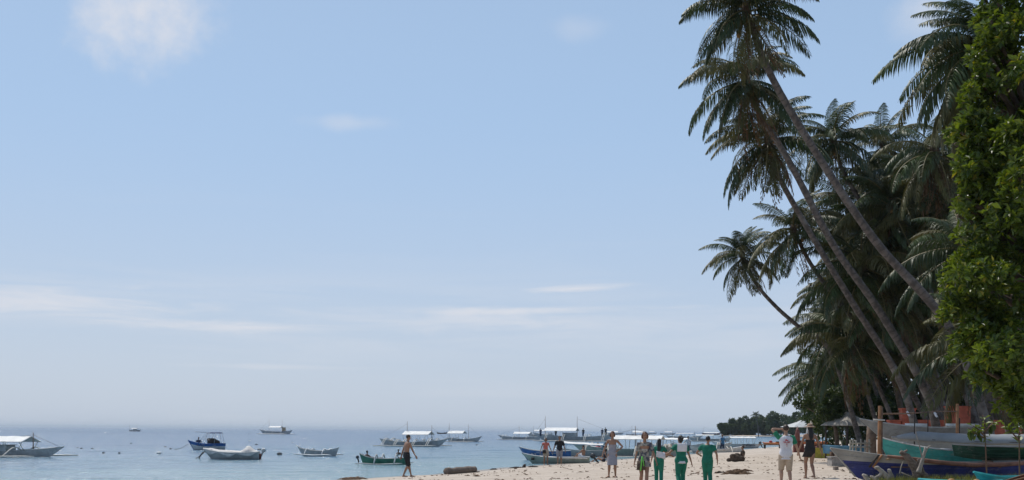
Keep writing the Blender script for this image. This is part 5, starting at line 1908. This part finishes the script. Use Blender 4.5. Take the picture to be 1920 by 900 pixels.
person('bather sitting on the sand just left of the woman in the grey dress', p, R(80), 1.6, True, 'tan', 'black', 'bob', (('shorts', 'swim', .3), ('shirt', 'swim', 0, .1)), .02, fingers=False, pelvis=(0, 0, .07), footl=(-.06, .46, .04), footr=(.06, .44, .04), kneel=(-.1, .2, 1), kneer=(.1, .2, 1),
       handl=(-.2, -.14, .04), handr=(.12, .2, .2), lean=(0, -.25), group='people on the beach')
p = GS(1247, 858)
person('bather sitting at the water edge beside the long-haired woman in scrubs', p, R(-70), 1.6, True, 'tan', 'black', 'bun', (('shirt', 'coral', .2, -.05), ('shorts', 'swim', .4)), .02, fingers=False, pelvis=(0, 0, .07), footl=(-.06, .46, .04), footr=(.06, .44, .04), kneel=(-.1, .2, 1), kneer=(.1, .2, 1),
       handl=(-.2, -.14, .04), handr=(.12, .2, .2), lean=(0, -.15), group='people on the beach')
far_standing('person without a shirt sitting on the stern of the sage-green boat', 0, 0, 1.6, (('shorts', 'palecloth', .9),), at_=onboat(SAGE, (-1.75, .1, .45)), rz=R(60), sit=True, skin='tan')
far_standing('child sitting in the stern of the green canoe', 0, 0, 1.35, (('shorts', 'swim', .8),), at_=onboat(GREENB, (-1.15, 0, .28)), rz=R(-40), sit=True, skin='dark')
p = G(747, 874, -.95)
person('swimmer standing waist-deep in the shallows beside the green canoe', (p.x, p.y, -1.05), R(150), 1.5, False, 'dark', 'black', 'short', (('shorts', 'swim', .8),), .025, fingers=False, face=False, group='people on the beach', handl=(-.2, .1, .6), handr=(.2, .1, .6))
for lab, x, h_, cl in (('crew member standing at the awning end of the big tour boat', -.10, 1.7, 'black'), ('crew member standing near the bow of the big tour boat', .40, 1.65, 'darkblue'), ('passenger standing under the awning of the big tour boat', .22, 1.6, 'brownbag')):
    far_standing(lab, 0, 0, h_, (('shirt', cl, .6, -.06), ('trousers', 'darkblue', 1.8)), at_=onboat(TOUR, (x * 17, .3, 1.0)), rz=R(160))
far_standing('taller of two figures standing close together at the stern of the tour boat', 0, 0, 1.75, (('shirt', 'black', .6, -.06), ('trousers', 'black', 1.8)), at_=onboat(TOUR, (-6.0, -.2, 1.15)))
far_standing('shorter of two figures standing close together at the stern of the tour boat', 0, 0, 1.6, (('shirt', 'darkblue', .6, -.06), ('trousers', 'black', 1.8)), at_=onboat(TOUR, (-5.4, .2, 1.1)))
far_standing('passenger in dark clothes sitting in the long close-in boat', 0, 0, 1.65, (('shirt', 'black', .6, -.05), ('shorts', 'darkblue', 1.)), at_=onboat(LONGB, (1.9, 0, .45)), rz=R(20), sit=True)
far_standing('passenger in red sitting next to the dark passenger in the long boat', 0, 0, 1.6, (('shirt', 'redprint', .6, -.05), ('shorts', 'darkblue', 1.)), at_=onboat(LONGB, (2.5, .1, .45)), rz=R(-30), sit=True)
# the sitter in the blue motorboat
for o in list(sc.objects):
    if o.get('label', '').startswith('small blue and white motorboat'):
        far_standing('person in dark clothes sitting in the bow of the blue motorboat', 0, 0, 1.6, (('shirt', 'darkblue', .6, -.05), ('shorts', 'palecloth', 1.)), at_=onboat(o, (.75, 0, .52)), rz=R(200), sit=True)

# ------------------------------------------------------------------ boats hauled out on the right
HAUL = 'boats hauled out on the sand'


def hauled(label, bow, stern, d0, d1, zk, B, H, bowh, sternh, cols, split=.5, name='hauled_boat', rocker=.2, rake=.16, n=26, vee=.6, rim=.02, transom=0.0, roll=0, cant=0.0, zs=None, bowp=2.2):
    """bow and stern pixel columns at depths d0, d1; keel at height zk above the local sand"""
    a, c = P(bow, 860, d0), P(stern, 860, d1)
    v = Vector((a.x - c.x, a.y - c.y, 0))
    L = v.length
    mid = (a + c) / 2
    rt = thing(name, label, 'boat', (mid.x, mid.y, lz(mid.x, mid.y) + zk), math.atan2(v.y, v.x), HAUL)
    if roll:
        rt.rotation_euler = (R(roll), R(cant), math.atan2(v.y, v.x))
    mb = MB()
    st = hull(mb, L, B, H, bowh, sternh, rocker, rake, split, (0, 1, 2), transom, n, vee, rim=rim, zs=zs, bow_h_pow=bowp, seams=(.3, .5, .78))
    mb.build('hull', [M[k] for k in cols], rt, smooth=False)
    return rt, st, L


# navy and white boat, nearest
rt, st, L = hauled('navy boat with a cream upper bow and a long brown rail, nearest on the sand', 1557, 1960, 29.0, 29.6, -.02, 1.25, .60, .40, .12, ('navy', 'tarpgrey', 'tarpgrey'), .60, rake=.115, rocker=.22, zs=(.57, .10), bowp=1.3)
MB().tube([(x * L, .66 * (1 if x < .2 else .86 - (x - .2) * 1.0) + .03, sheer(st, x * L)[0] - .02 + .02 * math.sin(9 * x)) for x in (-.40, -.25, -.1, .05, .18, .28)], [.05, .062, .062, .06, .055, .035], 8).build('rail_pole', M['railbrown'], rt)
for x in (.31, .27):
    MB().box((x * L, .0, sheer(st, x * L)[0] - .08), (.10, sheer(st, x * L)[1] * 2 + .08, .06), 0).build('cross_beam', M['bamboo'], rt)
for k in range(2):
    MB().box((.335 * L - .085 * k * L * .2, .46, .66 + .0), (.05, .04, .42), 0, Matrix.Rotation(R(-38), 3, 'Y')).build('bow_brace', M['orangewood' if k else 'darkwood'], rt)
MB().box((.0, 0, .50), (L * .5, .9, .03)).build('deck', M['brownwood'], rt)
# teal boat with grey inside and white line
rt, st, L = hauled('teal boat with grey gunwale standing behind the navy one', 1645, 1990, 32.5, 31.5, .10, 1.3, .82, .42, .2, ('teal', 'teal', 'palegrey'), .9, rake=.10)
MB().tube([(x * L, .60 * min(1, 1.6 - 2.2 * x) + .1, .42) for x in (-.3, -.1, .05, .2)], .028, 6).build('white_line_pole', M['white'], rt)
for x in (.36, .12, -.12):
    zz, bb = sheer(st, x * L)
    MB().box((x * L, 0, zz + .01), (.10, bb * 2 + .06, .05)).build('cross_beam', M['palegrey'], rt)
# grey covered boat
rt, st, L = hauled('grey-white boat with a smooth blue-grey cover over its deck, behind the teal one', 1672, 2040, 35.5, 34.8, .38, 1.35, .76, .16, .16, ('tarpgrey', 'tarpgrey', 'covergrey'), .5, rake=.06)
cv_ = MB()
rows = []
for i in range(25):
    t = i / 24
    x = -.48 * L + t * .955 * L
    zz, bb = sheer(st, x)
    r_ = []
    for j in range(11):
        v = j / 10 * 2 - 1
        r_.append((x, v * (bb + .05), zz + .02 + (.22 * (1 - abs(v) ** 4)) * min(1, (1 - t) * 9) ** .8 + .012 * math.sin(x * 7 + v * 3) - (.06 if abs(v) == 1 else 0)))
    rows.append(r_)
MB().tube([(x_ * L, -sheer(st, x_ * L)[1] - .03, sheer(st, x_ * L)[0]) for x_ in (.44, .3, .1, -.1, -.3, -.46)], .022, 6).build('rub_rail', M['darkwood'], rt)
MB().tube([(x_ * L, sheer(st, x_ * L)[1] + .03, sheer(st, x_ * L)[0]) for x_ in (.44, .3, .1, -.1, -.3, -.46)], .022, 6).build('rub_rail', M['darkwood'], rt)
cv_.rings(rows, 0, False, False)
o = cv_.build('boat_cover', M['covergrey'], rt)
o.modifiers.new('t', 'SOLIDIFY').thickness = .02
# big weathered hull on trestles
rt, st, L = hauled('big weathered grey hull propped high on trestles behind the other boats', 1612, 1855, 39.0, 41.0, 1.20, 1.1, .50, .30, .12, ('tarpgrey', 'tarpgrey', 'palegrey'), .5, rake=.13, rocker=.22, name='hauled_boat')
for x in (-.32, -.02, .24):
    t_ = MB()
    for s in (-1, 1):
        t_.tube([(x * L - .18, s * .55, -1.25), (x * L, s * .30, .05)], .045, 6)
        t_.tube([(x * L + .18, s * .55, -1.25), (x * L, s * .30, .05)], .045, 6)
    t_.tube([(x * L, -.6, -.02), (x * L, .6, -.02)], .05, 6)
    t_.build('trestle', M['brownwood'], rt)
MB().box((.12 * L, .3, .58), (.9, .25, .12), 0, Matrix.Rotation(R(8), 3, 'Z')).build('folded_sail', M['canvas'], rt)
MB().box((-.25 * L, .2, .60), (1.2, .35, .10), 0, Matrix.Rotation(R(-4), 3, 'Z')).build('folded_sail', M['canvas'], rt)
# dark green boat
rt, st, L = hauled('dark green boat with a blunt square bow beside the saplings', 1786, 2010, 30.4, 29.5, .62, 1.0, .40, .05, .1, ('dkgreen', 'dkgreen', 'tarpgrey'), .9, rake=.02, rocker=.12, transom=.0, rim=.022)
for x in (.2, -.1):
    MB().box((x * L, 0, -.28), (.2, .8, .56)).build('chock', M['brownwood'], rt)
# turquoise boats and the red-brown prow in front
rt, st, L = hauled('turquoise canoe lying lowest at the bottom edge of the view', 1722, 1880, 24.6, 23.8, -.02, .62, .31, .04, .05, ('turq', 'turq', 'turq'), .5, rake=.06, rim=.03)
for x in (.1, -.2):
    MB().ell((x * L, .0, .30), (.10, .12, .09), 10, 7).build('coconut', M['coconut'], rt)
rt, st, L = hauled('turquoise outrigger hull with raised stern under the red-brown prow', 1980, 1826, 24.6, 24.2, .05, .55, .32, .08, .12, ('turq', 'turq', 'turq'), .5, rake=.1, rim=.03)
pr = P(1862, 900, 22.5)
rt = thing('boat_prow', 'curved red-brown prow rising at the corner of the view', 'boat', (pr.x, pr.y, lz(pr.x, pr.y)), 0, HAUL)
k = 10
rows = []
for i in range(k + 1):
    t = i / k
    x = -.12 + 1.5 * t
    zt = .20 + .46 * (t ** .75)
    zb = .06 + .30 * t ** 1.3 - .02
    wv = .05 + .26 * t
    rows.append([(x, -wv, zt), (x, -wv * .8, (zt + zb) / 2), (x, 0, zb), (x, wv * .8, (zt + zb) / 2), (x, wv, zt), (x, wv * .8, zt - .02), (x, 0, zb + .06), (x, -wv * .8, zt - .02)])
MB().rings(rows).build('hull', M['redbrown'], rt)
for s in (-1, 1):
    MB().tube([(r_[0][0], s * (.05 + .26 * (i / k)), r_[0][2] + .01) for i, r_ in enumerate(rows)], .022, 6).build('gunwale', M['brownwood'], rt)
MB().tube([(1.2, 0, .0), (1.25, 0, .40)], .07, 7).build('prop_log', M['brownwood'], rt)

# ------------------------------------------------------------------ posts, rail, frame, shelters, wall
def gp(px, d):
    p = P(px, 850, d)
    return Vector((p.x, p.y, lz(p.x, p.y)))


a = gp(1648.5, 31.3)
rt = thing('wooden_post', 'tall brown post with a short crosspiece standing by the teal bow', 'post', a)
zt = P(1648, 761, 31.3).z - a.z
zx = P(1648, 788, 31.3).z - a.z
MB().tube([(0, 0, -.3), (0, 0, zt * .5), (.01, 0, zt)], [.062, .056, .05], 9).build('shaft', M['orangewood'], rt)
MB().tube([(.075, .03, -.2), (.085, .03, zt - .02)], .028, 7).build('backing_pole', M['brownwood'], rt)
MB().tube([(-.2, -.06, zx + .02), (.14, -.06, zx)], .022, 7).build('crosspiece', M['palebamboo'], rt)
a2 = gp(1794.5, 37.5)
rt = thing('wooden_post', 'second brown post, holding the far end of the rail before the orange wall', 'post', a2)
zt2 = P(1795, 757, 37.5).z - a2.z
MB().tube([(0, 0, -.3), (0, 0, zt2 * .5), (0, 0, zt2)], [.062, .055, .05], 9).build('shaft', M['orangewood'], rt)
MB().tube([(.07, .02, -.2), (.08, .02, zt2 - .5)], .03, 7).build('backing_pole', M['darkwood'], rt)
r0_, r1_ = P(1652, 776, 33.0), P(1797, 771, 37.6)
o = tag(MB().tube([r0_, r0_.lerp(r1_, .3) + Vector((0, 0, -.02)), r0_.lerp(r1_, .7) + Vector((0, 0, .015)), r1_], [.026, .024, .022, .018], 7).build('rail_pole', M['brownwood']), 'thin wooden rail running between the two brown posts', 'rail')
for px, lab in ((1739, 'thin upright stick carrying the middle of the rail'), (1714, 'thin upright stick near the orange pillar under the rail')):
    g_ = gp(px, 35.2)
    o = tag(MB().tube([(0, 0, -.2), (0.01, 0, P(px, 771, 35.2).z - g_.z)], [.025, .018], 6).build('rail_stake', M['darkwood'], None, True, g_), lab, 'stake')
# little cloth pegs on the rail
for px, py, lab in ((1700.5, 773, 'small white rag knotted on the rail left of the orange pillar'), (1752, 775, 'small white rag hanging from the middle of the rail')):
    q = P(px, py, 35.0)
    cb = MB()
    rows = [[(q.x - .035 + .07 * j / 4 * (1 + .3 * math.sin(i * 2.1)) + .02 * i, q.y + .02 * math.sin(j + i), q.z + .03 - .15 * i / 4 - .02 * math.sin(j * 1.7)) for j in range(5)] for i in range(5)]
    cb.rings(rows, 0, False, False)
    o = tag(cb.build('rag', CL['white']), lab, 'rag')
    o.modifiers.new('t', 'SOLIDIFY').thickness = .012

# orange wall with pillars
wl = thing('painted_wall', 'low orange-red garden wall with pillars among the palm feet', 'wall', gp(1780, 50))
o0 = wl.location
for px, w_, top in ((1701, .62, 768), (1795, 1.05, 764), (1862, .95, 790), (1676, .5, 790)):
    p = gp(px, 50)
    h_ = P(px, top, 50).z - p.z
    pm_ = MB()
    pm_.box((p.x - o0.x, p.y - o0.y, p.z - o0.z + h_ / 2 - .2), (w_, .4, h_ + .4))
    pm_.box((p.x - o0.x, p.y - o0.y, p.z - o0.z + h_ + .03), (w_ + .08, .48, .07))
    pm_.build('pillar', M['orangewall'], wl, smooth=False)
for x0, x1, top in ((1676, 1700, 793), (1702, 1795, 787), (1796, 1862, 797), (1863, 1990, 800)):
    p, q = gp(x0, 50), gp(x1, 50)
    h_ = P(x0, top, 50).z - p.z
    MB().box(((p.x + q.x) / 2 - o0.x, .06, p.z - o0.z + h_ / 2 - .2), (q.x - p.x, .2, h_ + .4)).build('wall_panel', M['orangewall'], wl, smooth=False)


def hut(label, px, apx, eav, half, d, h_leg, mroof, name='beach_shelter', rz=.5, legs=4, curve=.0):
    g_ = gp(px, d)
    rt = thing(name, label, 'shelter', g_, rz, 'shelters along the beach')
    za, ze = P(px, apx, d).z - g_.z, P(px, eav, d).z - g_.z
    w_ = half * d / F * 1.15
    mb = MB()
    n = 4
    rows = []
    for k in range(6):
        t = k / 5
        r_ = w_ * (.02 + .98 * t)
        z = za + (ze - za) * (t ** (1 - curve))
        rows.append([(r_ * 1.35 * math.cos(a), r_ * 1.35 * math.sin(a), z + .015 * math.sin(a * 9 + k) * t) for a in (math.pi / 4 + 2 * math.pi * j / n for j in range(n))])
    mb.rings(rows, 0, True)
    o = mb.build('roof', M[mroof], rt, smooth=False)
    o.modifiers.new('t', 'SOLIDIFY').thickness = .06
    for sx in (-1, 1):
        for sy in (-1, 1):
            MB().tube([(sx * w_ * .78, sy * w_ * .78, -.2), (sx * w_ * .78, sy * w_ * .78, ze + .1)], .055, 7).build('post', M['darkwood'], rt)
    MB().box((0, 0, .72), (w_ * 1.0, w_ * .8, .06)).build('table_top', M['brownwood'], rt)
    MB().box((0, 0, .35), (.18, .18, .7)).build('table_leg', M['brownwood'], rt)
    return rt


hut('grey pyramid-roofed shelter on posts behind the blue counter', 1588, 774, 798, 30, 62, 2, 'thatch')
hut('smaller grey pyramid-roofed shelter half hidden by the bushy tree', 1538, 777, 797, 17, 84, 2, 'thatch', rz=.3)
hut('wide pale shade roof in front of the headland, above the sun hat', 1502, 789, 801, 26, 118, 2, 'palegrey', rz=.2, curve=.2)
for px, w_, h_, lab, m in ((1495, .5, 1.5, 'rolled red and white parasol standing under the pale shade roof', 'redbrown'), (1514, .35, 1.9, 'rolled pale parasol beside the rolled red one', 'palegrey')):
    g_ = gp(px, 112)
    rt = thing('parasol', lab, 'parasol', g_, 0, 'rolled parasols')
    MB().tube([(0, 0, -.1), (0, 0, 2.4)], .03, 6).build('pole', M['brownwood'], rt)
    MB().tube([(0, 0, .7), (0, 0, 1.0), (0, 0, 1.8), (0, 0, 2.3)], [w_ * .35, w_ * .6, w_ * .45, .05], 9).build('canopy', M[m], rt)
# blue counter boat
rt, st, L = hauled('sky-blue flat boat on the sand serving as a counter under the grey shelter', 1543, 1632, 58, 57, .35, 1.2, .44, .05, .02, ('skyblue', 'skyblue', 'skyblue'), .5, rake=.02, rocker=.05, rim=.03)
for x in (.3, -.3):
    MB().box((x * L, 0, -.1), (.16, .9, .5)).build('chock', M['brownwood'], rt)
g_ = gp(1577, 50)
o = tag(MB().box((0, 0, .20), (1.1, .7, .38), 0, None, .97).box((0, 0, .41), (1.16, .76, .05)).build('concrete_block', M['greybox'], None, False, (gp(1578, 48).x, 48, gp(1578, 48).z)), 'grey concrete block on the sand before the blue counter', 'block')
# pale crate with things behind the navy boat; row of white stakes
fr_ = thing('stake_fence', 'short row of whitewashed stakes joined by rails above the navy bow', 'fence', gp(1613, 40))
o0 = fr_.location
for i, px in enumerate((1594, 1599, 1605, 1614, 1622, 1630)):
    p = gp(px, 40)
    h_ = P(px, 823 if i % 2 else 825, 40).z - p.z
    MB().box((p.x - o0.x, 0, p.z - o0.z + h_ / 2 - .1), (.055, .05, h_ + .2), 0, None, .9).build('stake', M['stake'], fr_)
for py in (831, 838):
    MB().box((0, -.05, P(1613, py, 40).z - o0.z), (.78, .03, .045)).build('rail', M['stake'], fr_)
st_ = thing('tree_stump', 'thick dark palm stump beside the whitewashed stakes', 'stump', gp(1632, 43))
MB().tube([(0, 0, -.2), (0, 0, .4), (.03, 0, 1.25), (.05, 0, 1.9)], [.30, .24, .2, .19], 11).build('trunk', M['ptrunk2'], st_)
# coloured odds and ends far back under the shelters
for px, d, w_, h_, m, lab in ((1530, 92, 1.5, .55, 'orange', 'orange kayak lying under the smaller shelter'), (1538, 90, 1.4, .35, 'redbrown', 'reddish upturned canoe under the smaller shelter')):
    g_ = gp(px, d)
    g_.z += .75 if m == 'orange' else .35
    rt = thing('kayak', lab, 'kayak', g_, .1, 'kayaks on the sand')
    mb = MB()
    mb.tube([(-w_, 0, .15), (-w_ * .8, 0, .06), (-w_ * .4, 0, 0), (w_ * .4, 0, 0), (w_ * .8, 0, .06), (w_, 0, .15)], [.02, .2, .3, .3, .2, .02], 10, 0, True, None, .55)
    mb.build('hull', M[m], rt)
    MB().ell((0, 0, .13), (.4, .2, .05), 10, 6).build('cockpit', M['black'], rt)
    MB().box((0, 0, -.3), (.9, .3, .5), 0, None, .7).build('trestle', M['brownwood'], rt)
o = tag(MB().box((0, 0, .3), (1.5, .5, .6), 0, None, .9).box((0, 0, .62), (1.55, .55, .05)).build('crate', M['yellow'], None, False, gp(1535, 66)), 'yellowish crate on the sand left of the blue counter', 'crate')
o = tag(MB().box((0, 0, .5), (.9, .5, 1.), 0, None, .92).box((0, 0, 1.02), (1.0, .6, .06)).build('stall_counter', M['redbrown'], None, False, gp(1497, 92)), 'reddish counter block behind the strolling couple', 'counter')
# bench plank with the orange kayak at the water
g_ = GS(1448, 841)
rt = thing('bench', 'long brown plank bench at the water edge left of the man in white', 'bench', g_, .12)
MB().box((0, 0, .42), (3.2, .45, .09)).build('seat', M['brownwood'], rt)
for x in (-.9, .9):
    MB().box((x, 0, .19), (.14, .35, .42)).build('leg', M['darkwood'], rt)
rt = thing('kayak', 'orange and yellow kayak floating behind the plank bench', 'kayak', (G(1452, 834, 0).x, G(1452, 834, 0).y, .12), .05, 'kayaks on the sand')
MB().tube([(-2.0, 0, .35), (-1.7, 0, .12), (-.7, 0, .05), (.7, 0, .05), (1.7, 0, .12), (2.0, 0, .3)], [.03, .25, .38, .38, .25, .03], 10, 0, True, None, .6).build('hull', M['orange'], rt)
MB().tube([(-1.9, 0, .1), (-.7, 0, -.06), (.7, 0, -.06), (1.9, 0, .1)], [.05, .3, .3, .05], 10, 0, True, None, .5).build('keel', M['yellow'], rt)
MB().ell((-.6, 0, .38), (.3, .22, .18), 10, 7).build('seat', M['red'], rt)
MB().ell((.5, 0, .33), (.35, .22, .12), 10, 7).build('cockpit', M['black'], rt)

# ------------------------------------------------------------------ driftwood and litter
def log(label, a, b_, r_, m='drift', name='driftwood_log', kn=0.1, seed=0, lift=0.5, prof=None):
    a, b_ = Vector(a), Vector(b_)
    mid = (a + b_) / 2
    r = random.Random(seed)
    mb = MB()
    n = 12
    pts, rr = [], []
    for i in range(n + 1):
        t = i / n
        q = a.lerp(b_, t) - mid
        z = lz(q.x + mid.x, q.y + mid.y) - mid.z + r_ * lift
        pts.append((q.x, q.y + .04 * math.sin(t * 5), z))
        rr.append(r_ * (.72 + .28 * math.sin(math.pi * (.12 + .8 * t))) * (1 + r.uniform(-kn, kn)) * (prof(t) if prof else 1))
    mb.tube(pts, rr, 12)
    mb.v = [(x + r.uniform(-1, 1) * r_ * .06, y + r.uniform(-1, 1) * r_ * .06, z + r.uniform(-1, 1) * r_ * .06) for x, y, z in mb.v]
    o = mb.build(name, M[m], None, True, mid)
    return tag(o, label, 'driftwood', 'driftwood on the sand')


a, c = GS(838, 889), GS(889, 885.5)
log('thick grey driftwood log at the water edge right of the shirtless man', a, c, .17, kn=.12, seed=2, lift=.75, prof=lambda t: 1.25 - .9 * t + 1.0 * t * t)
log('thin dark stick trailing from the grey log', GS(889, 886), GS(899, 885), .03, 'seaweed', 'driftwood_stick', seed=3)
log('fallen reddish palm stem lying beyond the woman in the dark dress', GS(1534, 848), GS(1556, 844), .19, 'redbrown', seed=4, lift=.8)
log('thin stick on the sand in front of the couple holding hands', GS(1054, 875.5), GS(1067, 880), .02, 'drift', 'driftwood_stick', seed=5)


def branchy(label, base, brs, m, name='driftwood_branch'):
    base = Vector(base)
    rt = thing(name, label, 'driftwood', base, 0, 'driftwood on the sand')
    for i, (pts, r0_) in enumerate(brs):
        cv = catmull([Vector(p) - base for p in pts], 5)
        r = random.Random(i)
        MB().tube(cv, [r0_ * (1 - .65 * k / len(cv)) * r.uniform(.85, 1.2) for k in range(len(cv))], 8).build('branch' if i else 'stem', M[m], rt)
    return rt


d = 26.5
branchy('forked dark driftwood stump standing up before the navy hull', gp(1715, d), [([P(1722, 892, d), P(1712, 872, d), P(1700, 856, d), P(1688, 847, d)], .13), ([P(1708, 866, d), P(1696, 850, d), P(1701, 844, d)], .06), ([P(1735, 896, d), P(1725, 876, d), P(1722, 860, d)], .09)], 'drift')
branchy('pale crooked branch with a bleached upper fork beside the dark stump', gp(1730, d), [([P(1722, 886, d - .3), P(1728, 868, d - .3), P(1733, 850, d - .3), P(1735, 838, d - .3)], .06), ([P(1733, 850, d - .3), P(1741, 838, d - .3), P(1746, 836, d - .3)], .03), ([P(1730, 862, d - .3), P(1724, 836, d - .3), P(1718, 815, d - .3), P(1717, 802, d - .3)], .018)], 'paledrift')
branchy('grey bleached root with stubby arms lying left of the dark stump', gp(1655, d), [([P(1668, 898, d), P(1655, 886, d), P(1645, 877, d), P(1640, 878, d)], .075), ([P(1655, 886, d), P(1648, 893, d), P(1636, 897, d)], .06), ([P(1628, 902, d), P(1622, 893, d), P(1617, 890, d)], .07), ([P(1646, 903, d), P(1638, 896, d), P(1632, 893, d)], .06), ([P(1672, 896, d), P(1668, 884, d), P(1665, 880, d)], .07)], 'paledrift')
branchy('thin pale stick leaning up from the weeds', gp(1690, d), [([P(1687, 889, d), P(1690, 874, d), P(1693, 866, d)], .02), ([P(1689, 886, d), P(1700, 890, d), P(1710, 894, d)], .018)], 'paledrift')
# brick on the sand, dark lump by the water, heaps of weed
g_ = GS(1567, 881)
o = tag(MB().box((0, 0, .06), (.19, .14, .15), 0, Matrix.Rotation(.2, 3, 'Z'), .96).box((0, 0, .138), (.17, .12, .01), 0, Matrix.Rotation(.2, 3, 'Z')).build('stone_block', M['stone'], None, False, g_), 'small squared stone block on the sand before the navy bow', 'stone')
g_ = GS(983, 876.5)
sb = MB()
sb.ell((0, 0, .06), (.09, .08, .12), 10, 7)
sb.ell((.05, 0, .14), (.05, .05, .06), 8, 6)
sb.ell((-.06, .02, .02), (.07, .06, .05), 8, 6)
o = remesh(sb, 'dark_stone', M['seaweed'], None, .02, 2)
o.location = g_
tag(o, 'upright dark lump at the water edge near the blue boat', 'stone')


def heap(label, px, py, w_, d_, h_, n, m, seed, name='seaweed_heap', cat='seaweed', group='heaps of beach wrack'):
    g_ = GS(px, py)
    r = random.Random(seed)
    mb = MB()
    for i in range(n):
        x, y = r.gauss(0, w_ * .42), r.gauss(0, d_ * .42)
        z = lz(g_.x + x, g_.y + y) - g_.z + max(0, h_ * (1 - (x / w_) ** 2 - (y / d_) ** 2)) * r.random()
        a = r.uniform(-.9, .9) if w_ > d_ else r.uniform(0, 6.28)
        ln = r.uniform(.05, .16) * (1 + w_)
        dx_, dy_ = math.cos(a) * ln, math.sin(a) * ln
        mb.tube([(x - dx_, y - dy_, z), (x, y, z + r.uniform(.01, .05)), (x + dx_, y + dy_, z + r.uniform(-.02, .03))], [.006, .018, .005], 5)
    o = mb.build(name, M[m], None, True, g_)
    o['kind'] = 'thing'
    return tag(o, label, cat, group)


heap('tangled brown frond heap on open sand between the groups of walkers', 1380, 889, .42, .3, .16, 150, 'dryleaf', 1, 'palm_litter_heap', 'palm litter')
heap('flat dark seaweed patch at the water edge left of the dark lump', 967, 877.5, .25, .12, .03, 50, 'seaweed', 2)
heap('flat dark seaweed patch right of the dark lump', 998, 876, .22, .1, .03, 40, 'seaweed', 3)
heap('small seaweed patch at the water edge below the far white boats', 925, 880.5, .14, .1, .03, 26, 'seaweed', 4)
heap('low tangle of dry litter behind the brown frond heap', 1398, 884, .25, .15, .06, 50, 'dryleaf', 5, 'palm_litter_heap', 'palm litter')
heap('clump of dark litter beside the last person in scrubs', 1348, 887, .15, .1, .05, 30, 'seaweed', 6)
heap('ridge of crumbled sand and wrack where the beach meets the sea', 660, 899, .55, .5, .08, 120, 'dryleaf', 7)
# scattered leaf litter over the sand: uncountable
rgL = np.random.default_rng(77)
n = 2600
px = rgL.uniform(700, 1640, n)
dd = rgL.uniform(28, 75, n)
xx, yy = (px - 960) / F * dd, dd
ok = shore_dist(xx, yy) > .8
clump = vnoise(xx, yy, 2.2, 91) + .35 * vnoise(xx, yy, .7, 92)
ok &= (clump > .12) | (rgL.random(n) < .12)
xx, yy = xx[ok], yy[ok]
zz = land_z(xx, yy)
n = len(xx)
a = rgL.uniform(0, 6.28, n)
ln = rgL.uniform(.02, .085, n) * (1 + (rgL.random(n) > .93) * 1.2)
dv = np.column_stack([np.cos(a), np.sin(a), np.zeros(n)])
sv_ = np.column_stack([-np.sin(a), np.cos(a), np.zeros(n)])
c = np.column_stack([xx, yy, zz + .012])
curl = rgL.uniform(.2, .7, n)[:, None] * ln[:, None]
up_ = np.array([[0, 0, 1.0]])
V = np.stack([c - dv * ln[:, None], c + sv_ * ln[:, None] * .45 + up_ * curl, c + dv * ln[:, None], c - sv_ * ln[:, None] * .45 + up_ * curl * .8], 1).reshape(-1, 3)
q = np.arange(n)[:, None] * 4
o = bpy.data.objects.new('dry_leaves', np_mesh('dry_leaves', V, np.concatenate([q + [[0, 1, 2]], q + [[0, 2, 3]]]), M['dryleaf'], False))
link(o)
tag(o, 'dry brown leaves scattered over the sand', 'leaves', kind='stuff')

hz_ = MB().box((0, 0, 13.0), (64000, 64000, 36)).build('haze', hm, None, False)
hz_['kind'] = 'stuff'
hz_['label'] = 'thin pale sea haze filling the air over the bay'
